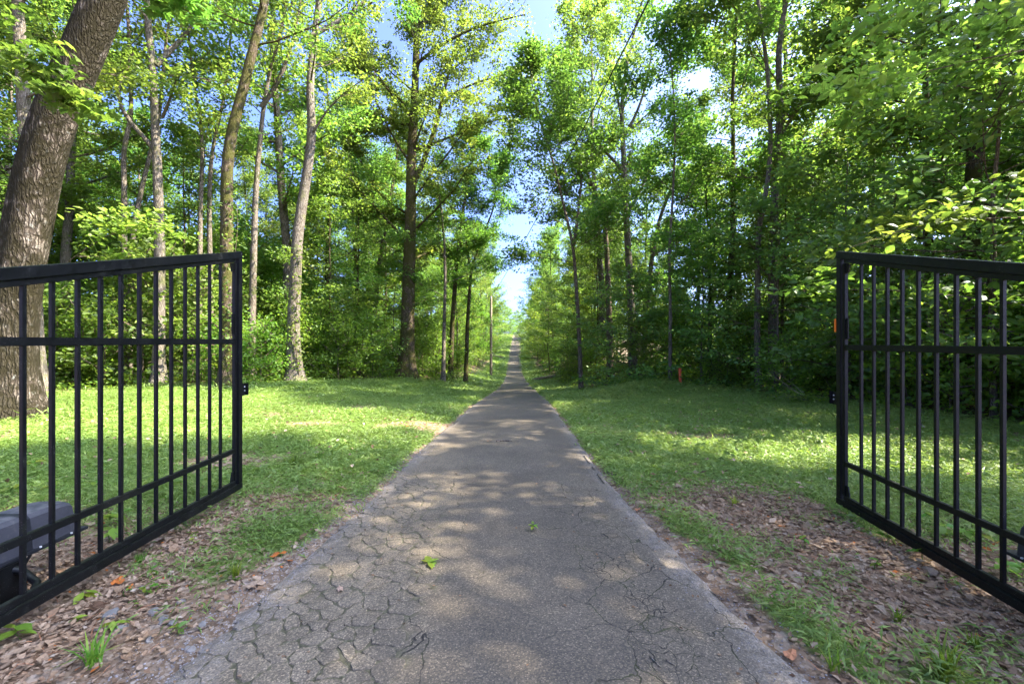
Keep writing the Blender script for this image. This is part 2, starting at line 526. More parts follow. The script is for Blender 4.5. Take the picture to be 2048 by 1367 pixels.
def asphalt_material(name='asphalt'):
    k = NT(name)
    p = k.pos()
    dust = k.attr('dust'); gap = k.attr('gap'); edge = k.attr('edge'); crack = k.attr('crack')
    base = k.ramp(k.noise(p, 1.3, 4, .6), [(.3, (.090, .073, .050)), (.7, (.142, .115, .079))])
    base = k.mix(k.math('MULTIPLY', dust, .8), base, k.ramp(k.noise(p, 9, 4), [(.3, (.175, .136, .084)), (.7, (.265, .208, .135))]))
    stn = k.math('ADD', k.mapr(k.noise(p, .85, 4, .62), .38, .62), k.math('MULTIPLY', k.mapr(k.noise(k.mapping(p, (1.6, .35, 1)), 2.4, 3, .6), .45, .66), .5))
    base = k.mix(k.math('MULTIPLY', stn, .38), base, k.mix(1.0, base, (.55, .56, .60), 'MULTIPLY'))
    # aggregate: stones of three tones in dark binder
    v = k.n('ShaderNodeTexVoronoi'); k.l(p, v.inputs['Vector']); v.inputs['Scale'].default_value = 150
    s = k.n('ShaderNodeSeparateColor'); k.l(v.outputs['Color'], s.inputs[0])
    ag = k.ramp(s.outputs[0], [(0, (.42, .42, .42)), (.45, (.82, .82, .82)), (.78, (1.12, 1.10, 1.07)), (.93, (1.65, 1.6, 1.5)), (1, (2.1, 2.02, 1.9))])
    base = k.mix(.8, base, ag, 'MULTIPLY')
    sh = k.mapr(v.outputs['Distance'], .35, .75)
    base = k.mix(k.math('MULTIPLY', sh, .45), base, (.045, .04, .036))
    # pale worn stones along the edges
    base = k.mix(k.math('MULTIPLY', edge, k.mapr(k.noise(p, 14, 4, .7), .3, .62, .1, .6)), base, k.ramp(s.outputs[1], [(0, (.13, .108, .085)), (.5, (.21, .178, .145)), (1, (.38, .335, .29))]))
    # hairline cracks where the surface is crazed
    w = k.n('ShaderNodeVectorMath', operation='ADD'); k.l(p, w.inputs[0])
    wn_ = k.n('ShaderNodeTexNoise'); k.l(p, wn_.inputs['Vector']); wn_.inputs['Scale'].default_value = 9; wn_.inputs['Detail'].default_value = 4
    sc = k.n('ShaderNodeVectorMath', operation='SCALE'); k.l(wn_.outputs['Color'], sc.inputs[0]); sc.inputs['Scale'].default_value = .12
    k.l(sc.outputs[0], w.inputs[1])
    flat = k.mapping(w.outputs[0], (1, 1, 0.0))
    d1 = k.voro(flat, 11, 'DISTANCE_TO_EDGE')
    d2 = k.voro(flat, 3.2, 'DISTANCE_TO_EDGE')
    cm = k.mapr(k.math('ADD', crack, k.math('MULTIPLY', k.math('SUBTRACT', k.noise(p, 3.2, 4), .5), 2.2)), .62, 1.0)
    c1 = k.math('MULTIPLY', k.mapr(d1, .006, .028, 1, 0), cm)
    cl = k.mapr(k.math('ADD', crack, k.math('MULTIPLY', k.math('SUBTRACT', k.noise(p, 1.4, 2), .5), 1.0)), .22, .45)
    c2 = k.math('MULTIPLY', k.mapr(d2, .003, .011, 1, 0), cl)
    cr = k.math('MAXIMUM', c1, c2)
    ccol = k.mix(k.mapr(k.noise(p, 5, 2), .45, .6), (.020, .017, .013), (.035, .038, .014))
    base = k.mix(k.math('MULTIPLY', cr, .9), base, ccol)
    moss = k.ramp(k.noise(p, 40, 4, .7), [(.3, (.040, .034, .022)), (.52, (.082, .074, .038)), (.72, (.16, .14, .095))])
    base = k.mix(gap, base, moss)
    h = k.math('ADD', k.math('MULTIPLY', v.outputs['Distance'], -.5), k.math('MULTIPLY', cr, -2.5))
    h = k.math('ADD', h, k.math('MULTIPLY', k.noise(p, 60, 3), .5))
    return k.done(k.pbsdf(base, .82, .25, k.bump(h, .55, .006)))


M['asphalt'] = asphalt_material()


def paint_material(name, c, rough, dirt=(.10, .095, .075), amount=.5, fleck=True):
    k = NT(name)
    o = k.pos()
    n = k.noise(o, 18, 5, .7)
    col_ = k.mix(k.math('MULTIPLY', k.mapr(n, .55, .75), amount), c, dirt)
    if fleck:
        f = k.voro(o, 120, 'F1', 'Distance'); fm = k.math('MULTIPLY', k.mapr(f, .05, .12, 1, 0), k.mapr(k.noise(o, 6, 2), .5, .6))
        col_ = k.mix(fm, col_, (.35, .35, .33))
    sn = k.n('ShaderNodeSeparateXYZ'); k.l(k.n('ShaderNodeNewGeometry').outputs['Normal'], sn.inputs[0])
    up_ = k.math('MULTIPLY', k.mapr(sn.outputs[2], .5, .9), k.mapr(k.noise(o, 25, 4), .35, .65, .15, .6))
    col_ = k.mix(k.math('MULTIPLY', up_, amount), col_, (dirt[0] * 2.2, dirt[1] * 2.2, dirt[2] * 2.2))
    r = k.mapr(n, .3, .8, rough, rough + .3)
    return k.done(k.pbsdf(col_, r, .28, k.bump(k.noise(o, 160, 2), .06, .004)))


M['gate_paint'] = paint_material('gate_paint', (.0022, .0024, .0028), .42, (.012, .014, .007), .7)
M['opener_plastic'] = paint_material('opener_plastic', (.045, .045, .052), .5, (.14, .13, .115), .45, False)
M['opener_trim'] = paint_material('opener_trim', (.014, .015, .018), .5, (.03, .03, .027), .4, False)
M['bolt'] = paint_material('bolt', (.5, .5, .48), .35, (.3, .25, .2), .4, False)
M['orange'] = paint_material('orange', (.75, .18, .02), .35, (.4, .12, .03), .3, False)
M['stake'] = paint_material('stake', (.62, .10, .035), .7, (.3, .08, .04), .4, False)
M['stake_brown'] = paint_material('stake_brown', (.26, .065, .03), .8, (.15, .06, .03), .4, False)
M['tape'] = paint_material('tape', (.55, .60, .08), .5, (.3, .3, .05), .2, False)
M['pole_wood'] = bark_material('pole_wood', (.11, .08, .055), (.24, .185, .13), (.36, .29, .21), .02, scale=.6, bump=.3)
M['deadwood'] = bark_material('deadwood', (.06, .045, .035), (.19, .145, .105), (.33, .27, .21), .1)
M['wire'] = paint_material('wire', (.012, .012, .013), .55, (.03, .03, .03), .3, False)


def stone_material():
    k = NT('stone_grey')
    o = k.coord('Object')
    c = k.ramp(k.noise(o, 25, 5, .65), [(.3, (.10, .094, .082)), (.55, (.17, .16, .14)), (.8, (.25, .235, .205))])
    oi = k.n('ShaderNodeObjectInfo')
    c = k.mix(k.math('MULTIPLY', oi.outputs['Random'], .5), c, (.2, .17, .14))
    return k.done(k.pbsdf(c, .85, .25, k.bump(k.noise(o, 60, 4), .4, .01)))


M['stone'] = stone_material()
M['weed'] = leaf_material('weed', (.06, .13, .014), (.10, .19, .02), (.22, .27, .03), trans=.4, hue=.03)

# ------------------------------------------------------------------ where the lawn, the litter and the woods are
def wood_edge_right(y):
    return np.interp(y, [-40, 0, 7.4, 10.6, 13.5, 16.2, 18.2, 20, 30, 60, 100, 400], [12, 10, 9.1, 8.5, 7.6, 6.6, 3.6, 3.4, 3.2, 3.5, 4.0, 6])


def wood_edge_left(y):
    return np.interp(y, [-40, 6, 13, 15.8, 16.8, 20, 24, 27, 34, 60, 100, 400], [-20, -17, -15, -13, -10, -7.6, -6, -4.2, -3.8, -3.8, -3.6, -7])


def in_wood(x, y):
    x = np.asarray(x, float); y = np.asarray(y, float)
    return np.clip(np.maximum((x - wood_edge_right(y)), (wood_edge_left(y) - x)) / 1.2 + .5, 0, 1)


def ell(x, y, cx, cy, rx, ry, rot=0.0):
    c, s = math.cos(rot), math.sin(rot)
    u, v = (x - cx) * c + (y - cy) * s, -(x - cx) * s + (y - cy) * c
    return np.exp(-((u / rx) ** 2 + (v / ry) ** 2) * 1.2)


def cover_f(x, y):
    """how thickly the ground is grassed, 0..1"""
    x = np.asarray(x, float); y = np.asarray(y, float)
    n = fbm(x, y, .9, 21)
    n2 = fbm(x, y, 2.6, 33)
    left = x < road_c(y)
    # left: thin at the gate, thicker beyond
    gl = np.clip((y - 3.3 - .6 * (n - .5)) / 1.6, 0, 1) * .95
    gl = np.where(x < -2.7, np.clip((y - 2.75 + .12 * (x + 2.7) + .8 * (n - .5)) / 1.3, 0, 1), gl)
    gl = np.maximum(gl, .95 * ell(x, y, -1.75, 3.25, .50, .42, .9))
    gl = np.maximum(gl, .75 * ell(x, y, -1.85, 2.75, .30, .25))
    gl = gl * (1 - .75 * ell(x, y, -1.9, 4.0, .5, .13, -.2)) * (1 - .55 * ell(x, y, -5.5, 9.5, 2.4, .8, .1)) * (1 - .6 * ell(x, y, -3.6, 11.5, 1.6, .5))
    gl = np.maximum(gl, .4 * np.clip((n2 - .56) / .12, 0, 1) * np.clip((y - 2.0) / 1.0, 0, 1))
    # right: leaf litter inside the gate, lawn from about four metres on
    gr = np.clip((y - 3.45 - 1.2 * (n - .5) - .5 * (n2 - .5)) / 1.1, 0, 1)
    gr = np.maximum(gr, .26 * np.clip((n2 - .55) / .12, 0, 1) * np.clip((y - 1.2) / 1.5, 0, 1))
    gr = np.where(x > 2.75 + .12 * (y - 3.7), np.maximum(gr, np.clip((y - 2.75 - .8 * (n - .5)) / .5, 0, 1) * .9), gr)
    gr = np.maximum(gr, 1.0 * ell(x, y, 1.48, 2.16, .16, .50, .33))
    gr = np.maximum(gr, .95 * ell(x, y, 1.50, 2.85, .14, .20, .2))
    gr = np.maximum(gr, .9 * ell(x, y, 1.36, 3.35, .24, .45, .25))
    gr = np.maximum(gr, .6 * ell(x, y, 1.85, 1.85, .35, .12))
    gr = np.maximum(gr, .5 * ell(x, y, 2.35, 1.95, .25, .15))
    gr = gr * (1 - .85 * ell(x, y, 2.1, 4.05, .5, .22)) * (1 - .5 * ell(x, y, 4.4, 5.9, .6, .3))
    g = np.where(left, gl, gr)
    d = np.abs(x - road_c(y)) - road_half(y)
    g = g * np.clip((d - np.where(y > 3.6, -.07, .02) + .14 * (n2 - .5)) / .16, 0, 1)
    g = g * (1 - .97 * in_wood(x, y))
    g = np.clip(g + (n2 - .5) * .5 * (g > .05), 0, 1)
    # worn and leaf-strewn patches, more of them on the left
    hole = np.clip((fbm(x, y, .75, 120) - np.where(left, .60, .70)) / .1, 0, 1) * np.clip((14 - y) / 4, 0, 1)
    g = g * (1 - .8 * hole)
    return g


# ------------------------------------------------------------------ ground sheet
def grid_mesh(xs, ys):
    X, Y = np.meshgrid(xs, ys)
    nx, ny = len(xs), len(ys)
    i, j = np.meshgrid(np.arange(ny - 1), np.arange(nx - 1), indexing='ij')
    a = i * nx + j
    f = np.stack([a, a + 1, a + nx + 1, a + nx], -1).reshape(-1, 4)
    return X.ravel(), Y.ravel(), f


xs = np.unique(np.round(np.concatenate([np.arange(-6, 6.01, .08), np.arange(-20, 20.1, .5), np.arange(-60, 61, 4), np.array([-900, -500, -300, -200, -140, -100, 100, 140, 200, 300, 500, 900])]), 3))
ys = np.unique(np.round(np.concatenate([np.arange(1, 7, .08), np.arange(7, 25, .25), np.arange(25, 130, 1.5), np.arange(-24, 1, 1.0), np.array([-900, -400, -200, -100, -60, -40, -30, 140, 150, 170, 200, 250, 320, 420, 600, 900, 1500])]), 3))
gx, gy, gf = grid_mesh(xs, ys)
gz = terrain(gx, np.clip(gy, -30, 420))
dd = np.abs(gx - road_c(gy)) - road_half(gy)
grav = np.clip(1 - np.abs(dd) / .22, 0, 1) * np.where(gx < 0, 1, .55) * np.clip((9 - gy) / 6, .15, 1)
grav = np.maximum(grav, .9 * np.exp(-((gx + 1.62) / .35) ** 2 - ((gy - 1.75) / .7) ** 2))
grav = np.maximum(grav, .9 * ell(gx, gy, -1.9, 4.0, .5, .13, -.2))
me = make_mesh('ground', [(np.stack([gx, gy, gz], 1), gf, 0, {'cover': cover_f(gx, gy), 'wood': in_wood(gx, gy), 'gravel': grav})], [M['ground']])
ground = link('ground', me); tag(ground, kind='structure')

# ------------------------------------------------------------------ asphalt drive
def crazed(x, y):
    """the broken-up left band of the drive (1 inside)"""
    inner = np.interp(y, [1.2, 2.0, 2.4, 3.0, 3.9, 5.2], [-.56, -.50, -.50, -.55, -.72, -.88])
    n = (fbm(x, y, 3.0, 5) - .5) * .3
    return np.clip((inner + n - x) / .08, 0, 1) * np.clip((5.0 + n * 2 - y) / .5, 0, 1)


def drive_attrs(x, y):
    c, h = road_c(y), road_half(y)
    u = (x - c) / h
    near = np.clip((7.5 - y) / 3.5, 0, 1)
    dust = np.clip((-.15 - u + .35 * (fbm(x, y, 1.3, 2) - .5)) / .5, 0, 1) * (.25 + .75 * near)
    dust = np.maximum(dust, .35 * fbm(x, y, .5, 14))
    edge = np.clip((np.abs(u) - .80 + .16 * (fbm(x, y, 4, 8) - .5)) / .16, 0, 1)
    crack = np.exp(-((u - .58) / .26) ** 2) * np.clip((4.9 - y) / 1.2, 0, 1) * .95
    crack = np.maximum(crack, np.exp(-((u + .40) / .3) ** 2) * np.clip((5.5 - y) / 1.5, 0, 1) * .6)
    crack = np.maximum(crack, .22 * np.clip((6 - y) / 3, 0, 1))
    return dict(dust=dust, edge=edge, crack=crack)


def drive_z(x, y):
    c, h = road_c(y), road_half(y)
    u = np.clip(np.abs(x - c) / h, 0, 1)
    return road_z(y) + .012 + .02 * (1 - u ** 2) - .03 * np.clip((u - .93) / .07, 0, 1)


ry = np.unique(np.round(np.concatenate([np.arange(-24, 1, .5), np.arange(1, 6, .04), np.arange(6, 20, .25), np.arange(20, 130, 1.0), np.arange(130, 200, 5)]), 3))
ru = np.concatenate([np.linspace(-1.0, 1.0, 61)])
RYY, RU = np.meshgrid(ry, ru, indexing='ij')
wob = 1 + np.where(np.abs(RU) > .9, (fbm(RYY * 1.0, np.sign(RU) * 9, 2.2, 3) - .5) * .16 + (fbm(RYY, np.sign(RU) * 5, 9, 3) - .5) * .06, 0)
RX = road_c(RYY) + RU * wob * road_half(RYY)
rx, ryf = RX.ravel(), RYY.ravel()
rz = drive_z(rx, ryf) - np.where(np.abs(RU.ravel()) > .995, .03, 0)
nx = len(ru)
i, j = np.meshgrid(np.arange(len(ry) - 1), np.arange(nx - 1), indexing='ij')
a = i * nx + j
rf = np.stack([a, a + 1, a + nx + 1, a + nx], -1).reshape(-1, 4)
at = drive_attrs(rx, ryf); at['gap'] = crazed(rx, ryf) * .85
me = make_mesh('drive', [(np.stack([rx, ryf, rz], 1), rf, 0, at)], [M['asphalt']])
drive = link('driveway', me); tag(drive, kind='structure')

# the loose plates of the crazed band, each a piece of its own
g = np.random.default_rng(11)
cells, crad = [], []
for _ in range(9000):
    xv, yv = g.uniform(-1.8, -.2), g.uniform(1.3, 5.1)
    rad = .034 + .11 * float(vnoise(xv, yv, 2.6, 40)) ** 2 * g.uniform(.4, 1.3)
    if all((xv - a_) ** 2 + (yv - b_) ** 2 > (rad + c_) ** 2 for (a_, b_), c_ in zip(cells, crad)):
        cells.append((xv, yv)); crad.append(rad)
cells = np.array(cells); cells = cells[np.argsort(cells[:, 1])]
n_plate = 0
built = np.zeros(len(cells), bool)
for ci, (cx_, cy_) in enumerate(cells):
    if crazed(cx_, cy_) < .5 or abs(cx_ - road_c(cy_)) > road_half(cy_) * .985 or n_plate >= 300: continue
    poly = [np.array([cx_ - .3, cy_ - .3]), np.array([cx_ + .3, cy_ - .3]), np.array([cx_ + .3, cy_ + .3]), np.array([cx_ - .3, cy_ + .3])]
    me_ = np.array([cx_, cy_])
    near = cells[np.hypot(*(cells - me_).T) < .5]
    for q in near:
        dv = q - me_
        if np.hypot(*dv) < 1e-6: continue
        nrm = dv / np.hypot(*dv); dist = np.hypot(*dv) / 2 - (g.uniform(.0004, .0022) if g.random() < .72 else g.uniform(.002, .0075))
        newp = []
        for k in range(len(poly)):
            A, B = poly[k], poly[(k + 1) % len(poly)]
            da, db = (A - me_) @ nrm - dist, (B - me_) @ nrm - dist
            if da <= 0: newp.append(A)
            if da * db < 0: newp.append(A + (B - A) * da / (da - db))
        poly = newp
        if len(poly) < 3: break
    if len(poly) < 3: continue
    if cx_ > -.75 and g.random() < .22 * (cx_ + .75) / .3: continue
    built[ci] = True
    pts = []
    for k in range(len(poly)):
        A, B = poly[k], poly[(k + 1) % len(poly)]
        L = np.hypot(*(B - A)); m = max(1, int(L / .017))
        for t in range(m):
            q = A + (B - A) * (t / m)
            if t: q = q + g.normal(size=2) * .0036
            else: q = q + (me_ - q) * .10
            pts.append(q)
    pts = np.array(pts); m = len(pts)
    if m < 5: continue
    wx = (fbm(pts[:, 0], pts[:, 1], 7.5, 201) - .5) * .085 + (vnoise(pts[:, 0], pts[:, 1], 34, 205) - .5) * .018
    wy = (fbm(pts[:, 0], pts[:, 1], 7.5, 211) - .5) * .085 + (vnoise(pts[:, 0], pts[:, 1], 34, 215) - .5) * .018
    pts = pts + np.stack([wx, wy], 1); me_ = pts.mean(0); cx_, cy_ = me_
    tilt = g.normal(size=2) * .012
    top = drive_z(pts[:, 0], pts[:, 1]) + .001 + g.uniform(-.002, .003) + (pts - me_) @ tilt
    inn = me_ + (pts - me_) * .93
    ztop = drive_z(inn[:, 0], inn[:, 1]) + .0025 + (inn - me_) @ tilt + g.uniform(-.001, .002)
    V = np.concatenate([np.c_[pts, top - .02], np.c_[pts, top - .002], np.c_[inn, ztop], [[cx_, cy_, ztop.mean() + .001]]])
    k = np.arange(m); k2 = (k + 1) % m
    q1 = np.stack([k, k2, m + k2, m + k], 1); q2 = np.stack([m + k, m + k2, 2 * m + k2, 2 * m + k], 1)
    tr = np.stack([2 * m + k, 2 * m + k2, np.full(m, 3 * m)], 1)
    at = drive_attrs(V[:, 0], V[:, 1]); at['gap'] = np.zeros(len(V)); at['crack'] = at['crack'] * 0
    at['dust'] = np.clip(at['dust'] + g.uniform(-.12, .15), 0, 1)
    rim = np.concatenate([np.full(m, .8), np.full(m, .18), np.zeros(m + 1)])
    at['gap'] = rim
    off = np.array([cx_, cy_, 0.0])
    me = make_mesh('asphalt_piece', [(V - off, np.concatenate([q1, q2]), 0, at), (V - off, tr, 0, at)], [M['asphalt']])
    link('asphalt_piece', me, drive, loc=off)
    n_plate += 1

# the bed shows, dark and a little lower, only under the plates that were built
vsel = np.nonzero((ryf > 1.0) & (ryf < 5.4) & (rx < 0))[0]
wx = (fbm(rx[vsel], ryf[vsel], 7.5, 201) - .5) * .085
wy = (fbm(rx[vsel], ryf[vsel], 7.5, 211) - .5) * .085
q = np.stack([rx[vsel] - wx, ryf[vsel] - wy], 1)
dd2 = ((q[:, None] - cells[None]) ** 2).sum(2)
gapv = np.zeros(len(rx), np.float32)
gapv[vsel] = built[dd2.argmin(1)]
drive.data.attributes['gap'].data.foreach_set('value', gapv)
co = np.stack([rx, ryf, rz - .0015 * gapv], 1).astype(np.float32)
drive.data.vertices.foreach_set('co', co.ravel()); drive.data.update()

# ------------------------------------------------------------------ gate leaves
def gate(name, label, free, dirv, z0, side):
    """free: (x, y) of the free end; dirv: unit vector in plan from the free end towards the hinge; side: +1 if the far side of the leaf (away from the drive) is +X"""
    root = empty(name, (free[0], free[1], z0), label, 'gate', 'pair of black drive gates')
    ang = math.atan2(dirv[1], dirv[0])
    root.rotation_euler = (0, 0, ang)
    # local frame: +x runs from the free end to the hinge, z up, y across
    Ln = 2.72
    top = lambda u: 2.186 - .252 * u
    G_ = M['gate_paint']

    def beam(nm, u0, u1, za, zb, hz, w, parent=root, bev=.003, mat=None, yo=0.0):
        v = np.array([[u0, yo - w / 2, za[0]], [u0, yo + w / 2, za[0]], [u0, yo - w / 2, za[1]], [u0, yo + w / 2, za[1]],
                      [u1, yo - w / 2, zb[0]], [u1, yo + w / 2, zb[0]], [u1, yo - w / 2, zb[1]], [u1, yo + w / 2, zb[1]]])
        f = np.array([[0, 1, 3, 2], [4, 6, 7, 5], [0, 4, 5, 1], [2, 3, 7, 6], [0, 2, 6, 4], [1, 5, 7, 3]])
        return link(nm, bevel_mesh(nm, [(v, f, 0, None)], [mat or G_], bev), parent)

    fw, fo = .05, .055
    beam('end_stile', 0, fo, (fo, top(0) - .062), (fo, top(fo) - .062), 0, fw)
    beam('top_rail', -.001, Ln, (top(0) - .060, top(0)), (top(Ln) - .060, top(Ln)), 0, fw + .003)
    beam('bottom_rail', -.001, Ln, (0, fo - .002), (0, fo - .002), 0, fw + .003)
    beam('hinge_stile', Ln - fo, Ln - .002, (fo, top(Ln - fo) - .062), (fo, top(Ln) - .062), 0, fw)
    # lighter inner frame
    beam('inner_top_rail', fo + .03, Ln - fo - .002, (top(fo + .03) - .095, top(fo + .03) - .063), (top(Ln - fo) - .095, top(Ln - fo) - .063), 0, .03)
    beam('inner_bottom_rail', fo + .03, Ln - fo - .002, (fo, fo + .038), (fo, fo + .038), 0, .03)
    beam('inner_stile', fo + .012, fo + .042, (fo + .04, top(fo + .03) - .098), (fo + .04, top(fo + .03) - .100), 0, .028)
    for zc, h in ((1.352, .044), (.366, .040)):
        beam('cross_rail', fo + .044, Ln - fo - .002, (zc - h / 2, zc + h / 2), (zc - h / 2, zc + h / 2), 0, .030)
    for k in range(17):
        u = .27 + .14 * k
        if u > Ln - .12: break
        beam('bar', u, u + .0195, (fo + .036, top(u) - .094), (fo + .036, top(u + .0195) - .094), 0, .0195, bev=.0015)
    # latch tongue with its bolts
    lat = beam('latch_plate', -.075, -.002, (.85, .965), (.85, .965), 0, .006, yo=-side * .012)
    beam('latch_flange', -.0745, -.0685, (.852, .963), (.852, .963), 0, .03, lat, yo=-side * .024)
    beam('latch_mount', -.030, -.003, (.845, .970), (.845, .970), 0, .020, lat, yo=0)
    for z in (.895, .93):
        V, q, t = tube([(-.045, -side * .0155 - .004 * 0, z), (-.045, -side * .0155 + side * -.006, z)], .006, 8)
        link('bolt', make_mesh('bolt', [(V, q, 0, None), (V, t, 0, None)], [M['bolt']], False), lat)
    # small gussets in the corners and the lock plate on the back of the stile
    for z, s in ((top(.09) - .10, -1), (.098, 1)):
        v = np.array([[.098, -.004, z], [.098, .004, z], [.145, -.004, z - (.012 if s < 0 else 0)], [.145, .004, z - (.012 if s < 0 else 0)], [.098, -.004, z + s * .085], [.098, .004, z + s * .085],
                      [.125, -.004, z + s * .085], [.125, .004, z + s * .085]])
        f = np.array([[0, 1, 3, 2], [4, 6, 7, 5], [0, 4, 5, 1], [2, 3, 7, 6], [0, 2, 6, 4], [1, 5, 7, 3]])
        link('gusset', make_mesh('gusset', [(v, f, 0, None)], [G_], False), root)
    beam('lock_plate', fo + .043, fo + .066, (1.42, 1.60), (1.42, 1.60), 0, .012, bev=.004)
    if side > 0:
        v, f = box(-.024, -.0015, -.030, .012, 1.485, 1.60)
        link('reflector', bevel_mesh('reflector', [(v, f, 0, None)], [M['orange']], .005), root)
    # hinge pins (their post stands outside the picture)
    return root, Ln


dl = np.array([.042, -1.0]); dl /= np.linalg.norm(dl)
dr = np.array([-.125, -1.0]); dr /= np.linalg.norm(dr)
gl_root, GL = gate('drive_gate', 'black metal barred gate leaf standing open beside the cracked left edge of the drive', (-2.52, 3.95), dl, .10, -1)
gr_root, _ = gate('drive_gate', 'black metal barred gate leaf with a small orange reflector on its end', (2.845, 3.71), dr, .052, 1)

# gate posts just outside the frame carry the leaves
for (fx, fy), dv, z0, lab in (((-2.52, 3.95), dl, .10, 'black square gate post holding the hinge of the leaf without a reflector'),
                              ((2.845, 3.71), dr, .052, 'black square gate post holding the hinge of the leaf with the orange reflector')):
    hx, hy = fx + dv[0] * (GL + .085), fy + dv[1] * (GL + .085)
    pr = empty('gate_post', (hx, hy, float(terrain(hx, hy))), lab, 'post', 'pair of gate posts', rz=math.atan2(dv[1], dv[0]))
    v, f = box(-.05, .05, -.05, .05, -.3, 1.75)
    link('post', bevel_mesh('post', [(v, f, 0, None)], [M['gate_paint']], .004), pr)
    v, f = box(-.06, .06, -.06, .06, 1.752, 1.79)
    link('cap', bevel_mesh('cap', [(v, f, 0, None)], [M['gate_paint']], .012), pr)
    for z in (.35, 1.3):
        V, q, t = tube([(-.068, 0, z), (-.068, 0, z + .12)], .018, 10)
        link('hinge', make_mesh('hinge', [(V, q, 0, None), (V, t, 0, None)], [M['gate_paint']]), pr)


def opener(label, tip, yaw, s):
    """grey housing behind a gate leaf; tip: near corner of the flange end; local +x runs back towards the hinge"""
    root = empty('gate_opener', (tip[0], tip[1], float(terrain(tip[0], tip[1]))), label, 'gate opener', 'pair of grey gate openers', rz=yaw)
    B = tip[2] - float(terrain(tip[0], tip[1]))
    Ln, W, H = .82, .27, .205

    def sect(x, w, h, zb):           # rounded, tapered cross-section
        out = []
        for (a, b) in ((-.5, 0), (-.47, .55), (-.43, .86), (-.36, .97), (-.22, 1.0), (.22, 1.0), (.36, .97), (.43, .86), (.47, .55), (.5, 0)):
            out.append((x, s * (W / 2 + .012) + a * w, zb + b * h))
        return out
    prof = [(.010, .90, .72), (.020, .94, .86), (.05, .97, .95), (.10, .985, .985), (.27, 1.0, 1.0), (.272, .985, .985), (.315, .985, .985), (.317, 1.0, 1.02), (.55, 1.0, 1.03), (.78, 1.0, 1.0), (.81, .95, .9)]
    V = np.array([p for x, w, h in prof for p in sect(x, W * w, H * h, B + .016)])
    n = 10
    Fq = []
    for i in range(len(prof) - 1):
        for j in range(n):
            Fq.append([i * n + j, i * n + (j + 1) % n, (i + 1) * n + (j + 1) % n, (i + 1) * n + j])
    e = len(prof) - 1
    caps = [[0, j + 1, j] for j in range(1, n - 1)] + [[e * n, e * n + j, e * n + j + 1] for j in range(1, n - 1)]
    link('housing', make_mesh('housing', [(V, np.array(Fq), 0, None), (V, np.array(caps), 0, None)], [M['opener_plastic']], False), root)
    for xa, xb in ((.274, .313), (.60, .635)):
        V2 = np.array([p for x in (xa, xb) for p in sect(x, W * 1.004, H * (1.0 if xa < .5 else 1.035), B + .017)])
        f2 = np.array([[j, j + 1, n + j + 1, n + j] for j in range(n - 1)])
        link('housing_band', make_mesh('housing_band', [(V2, f2, 0, None)], [M['opener_trim']], False), root)
    v, f = box(-.05, Ln, s * .0, s * (W + .024), B - .004, B + .014)
    if s < 0: f = f[:, ::-1]
    link('base_flange', bevel_mesh('base_flange', [(v, f, 0, None)], [M['opener_trim']], .004), root)
    # pedestal and ground plate
    v, f = box(.34, .46, s * .07 - .05, s * .07 + .07, -.05, B - .0045)
    link('pedestal', bevel_mesh('pedestal', [(v, f, 0, None)], [M['gate_paint']], .006), root)
    v, f = box(.28, .52, s * .07 - .11, s * .07 + .13, -.08, .03)
    link('ground_plate', bevel_mesh('ground_plate', [(v, f, 0, None)], [M['gate_paint']], .004), root)
    # lid screws and a cable to the ground
    for x in (.06, .24, .50, .74):
        V, q, t = tube([(x, s * .004, B + .012), (x, s * .004, B + .020)], .006, 6)
        link('screw', make_mesh('screw', [(V, q, 0, None), (V, t, 0, None)], [M['bolt']], False), root)
    V, q, t = tube(catmull([(.15, s * .14, B), (.13, s * .15, B - .06), (.18, s * .17, B - .12), (.12, s * .2, -.02)], 10), .008, 6)
    link('cable', make_mesh('cable', [(V, q, 0, None), (V, t, 0, None)], [M['wire']]), root)
    # arm from under the housing to the leaf
    arm = np.array([(.40, s * .06, B - .02), (.36, -s * .02, B - .06), (.40, -s * .14, B - .105), (.48, -s * .20, B - .115)])
    V, q, t = tube(arm, [.022, .02, .018, .018], 8)
    link('arm', make_mesh('arm', [(V, q, 0, None), (V, t, 0, None)], [M['gate_paint']]), root)
    return root


opener('grey moulded gate opener box behind the bars of the leaf without a reflector', (-2.735, 2.71, .25), math.atan2(dl[1], dl[0]), -1)
opener('grey moulded gate opener box behind the bars of the leaf with the orange reflector', (2.80, 2.40, .25), math.atan2(dr[1], dr[0]), 1)

# ------------------------------------------------------------------ trees
def limb_path(p0, d, L, rng, m=7, rise=.25, wig=.10):
    d = d / np.linalg.norm(d)
    out = [p0]; st = L / (m - 1)
    cur = d.copy()
    for i in range(m - 1):
        cur = cur + np.array([0, 0, rise * st / max(L, .1)]) + rng.normal(size=3) * wig
        cur /= np.linalg.norm(cur)
        out.append(out[-1] + cur * st)
    return np.array(out)


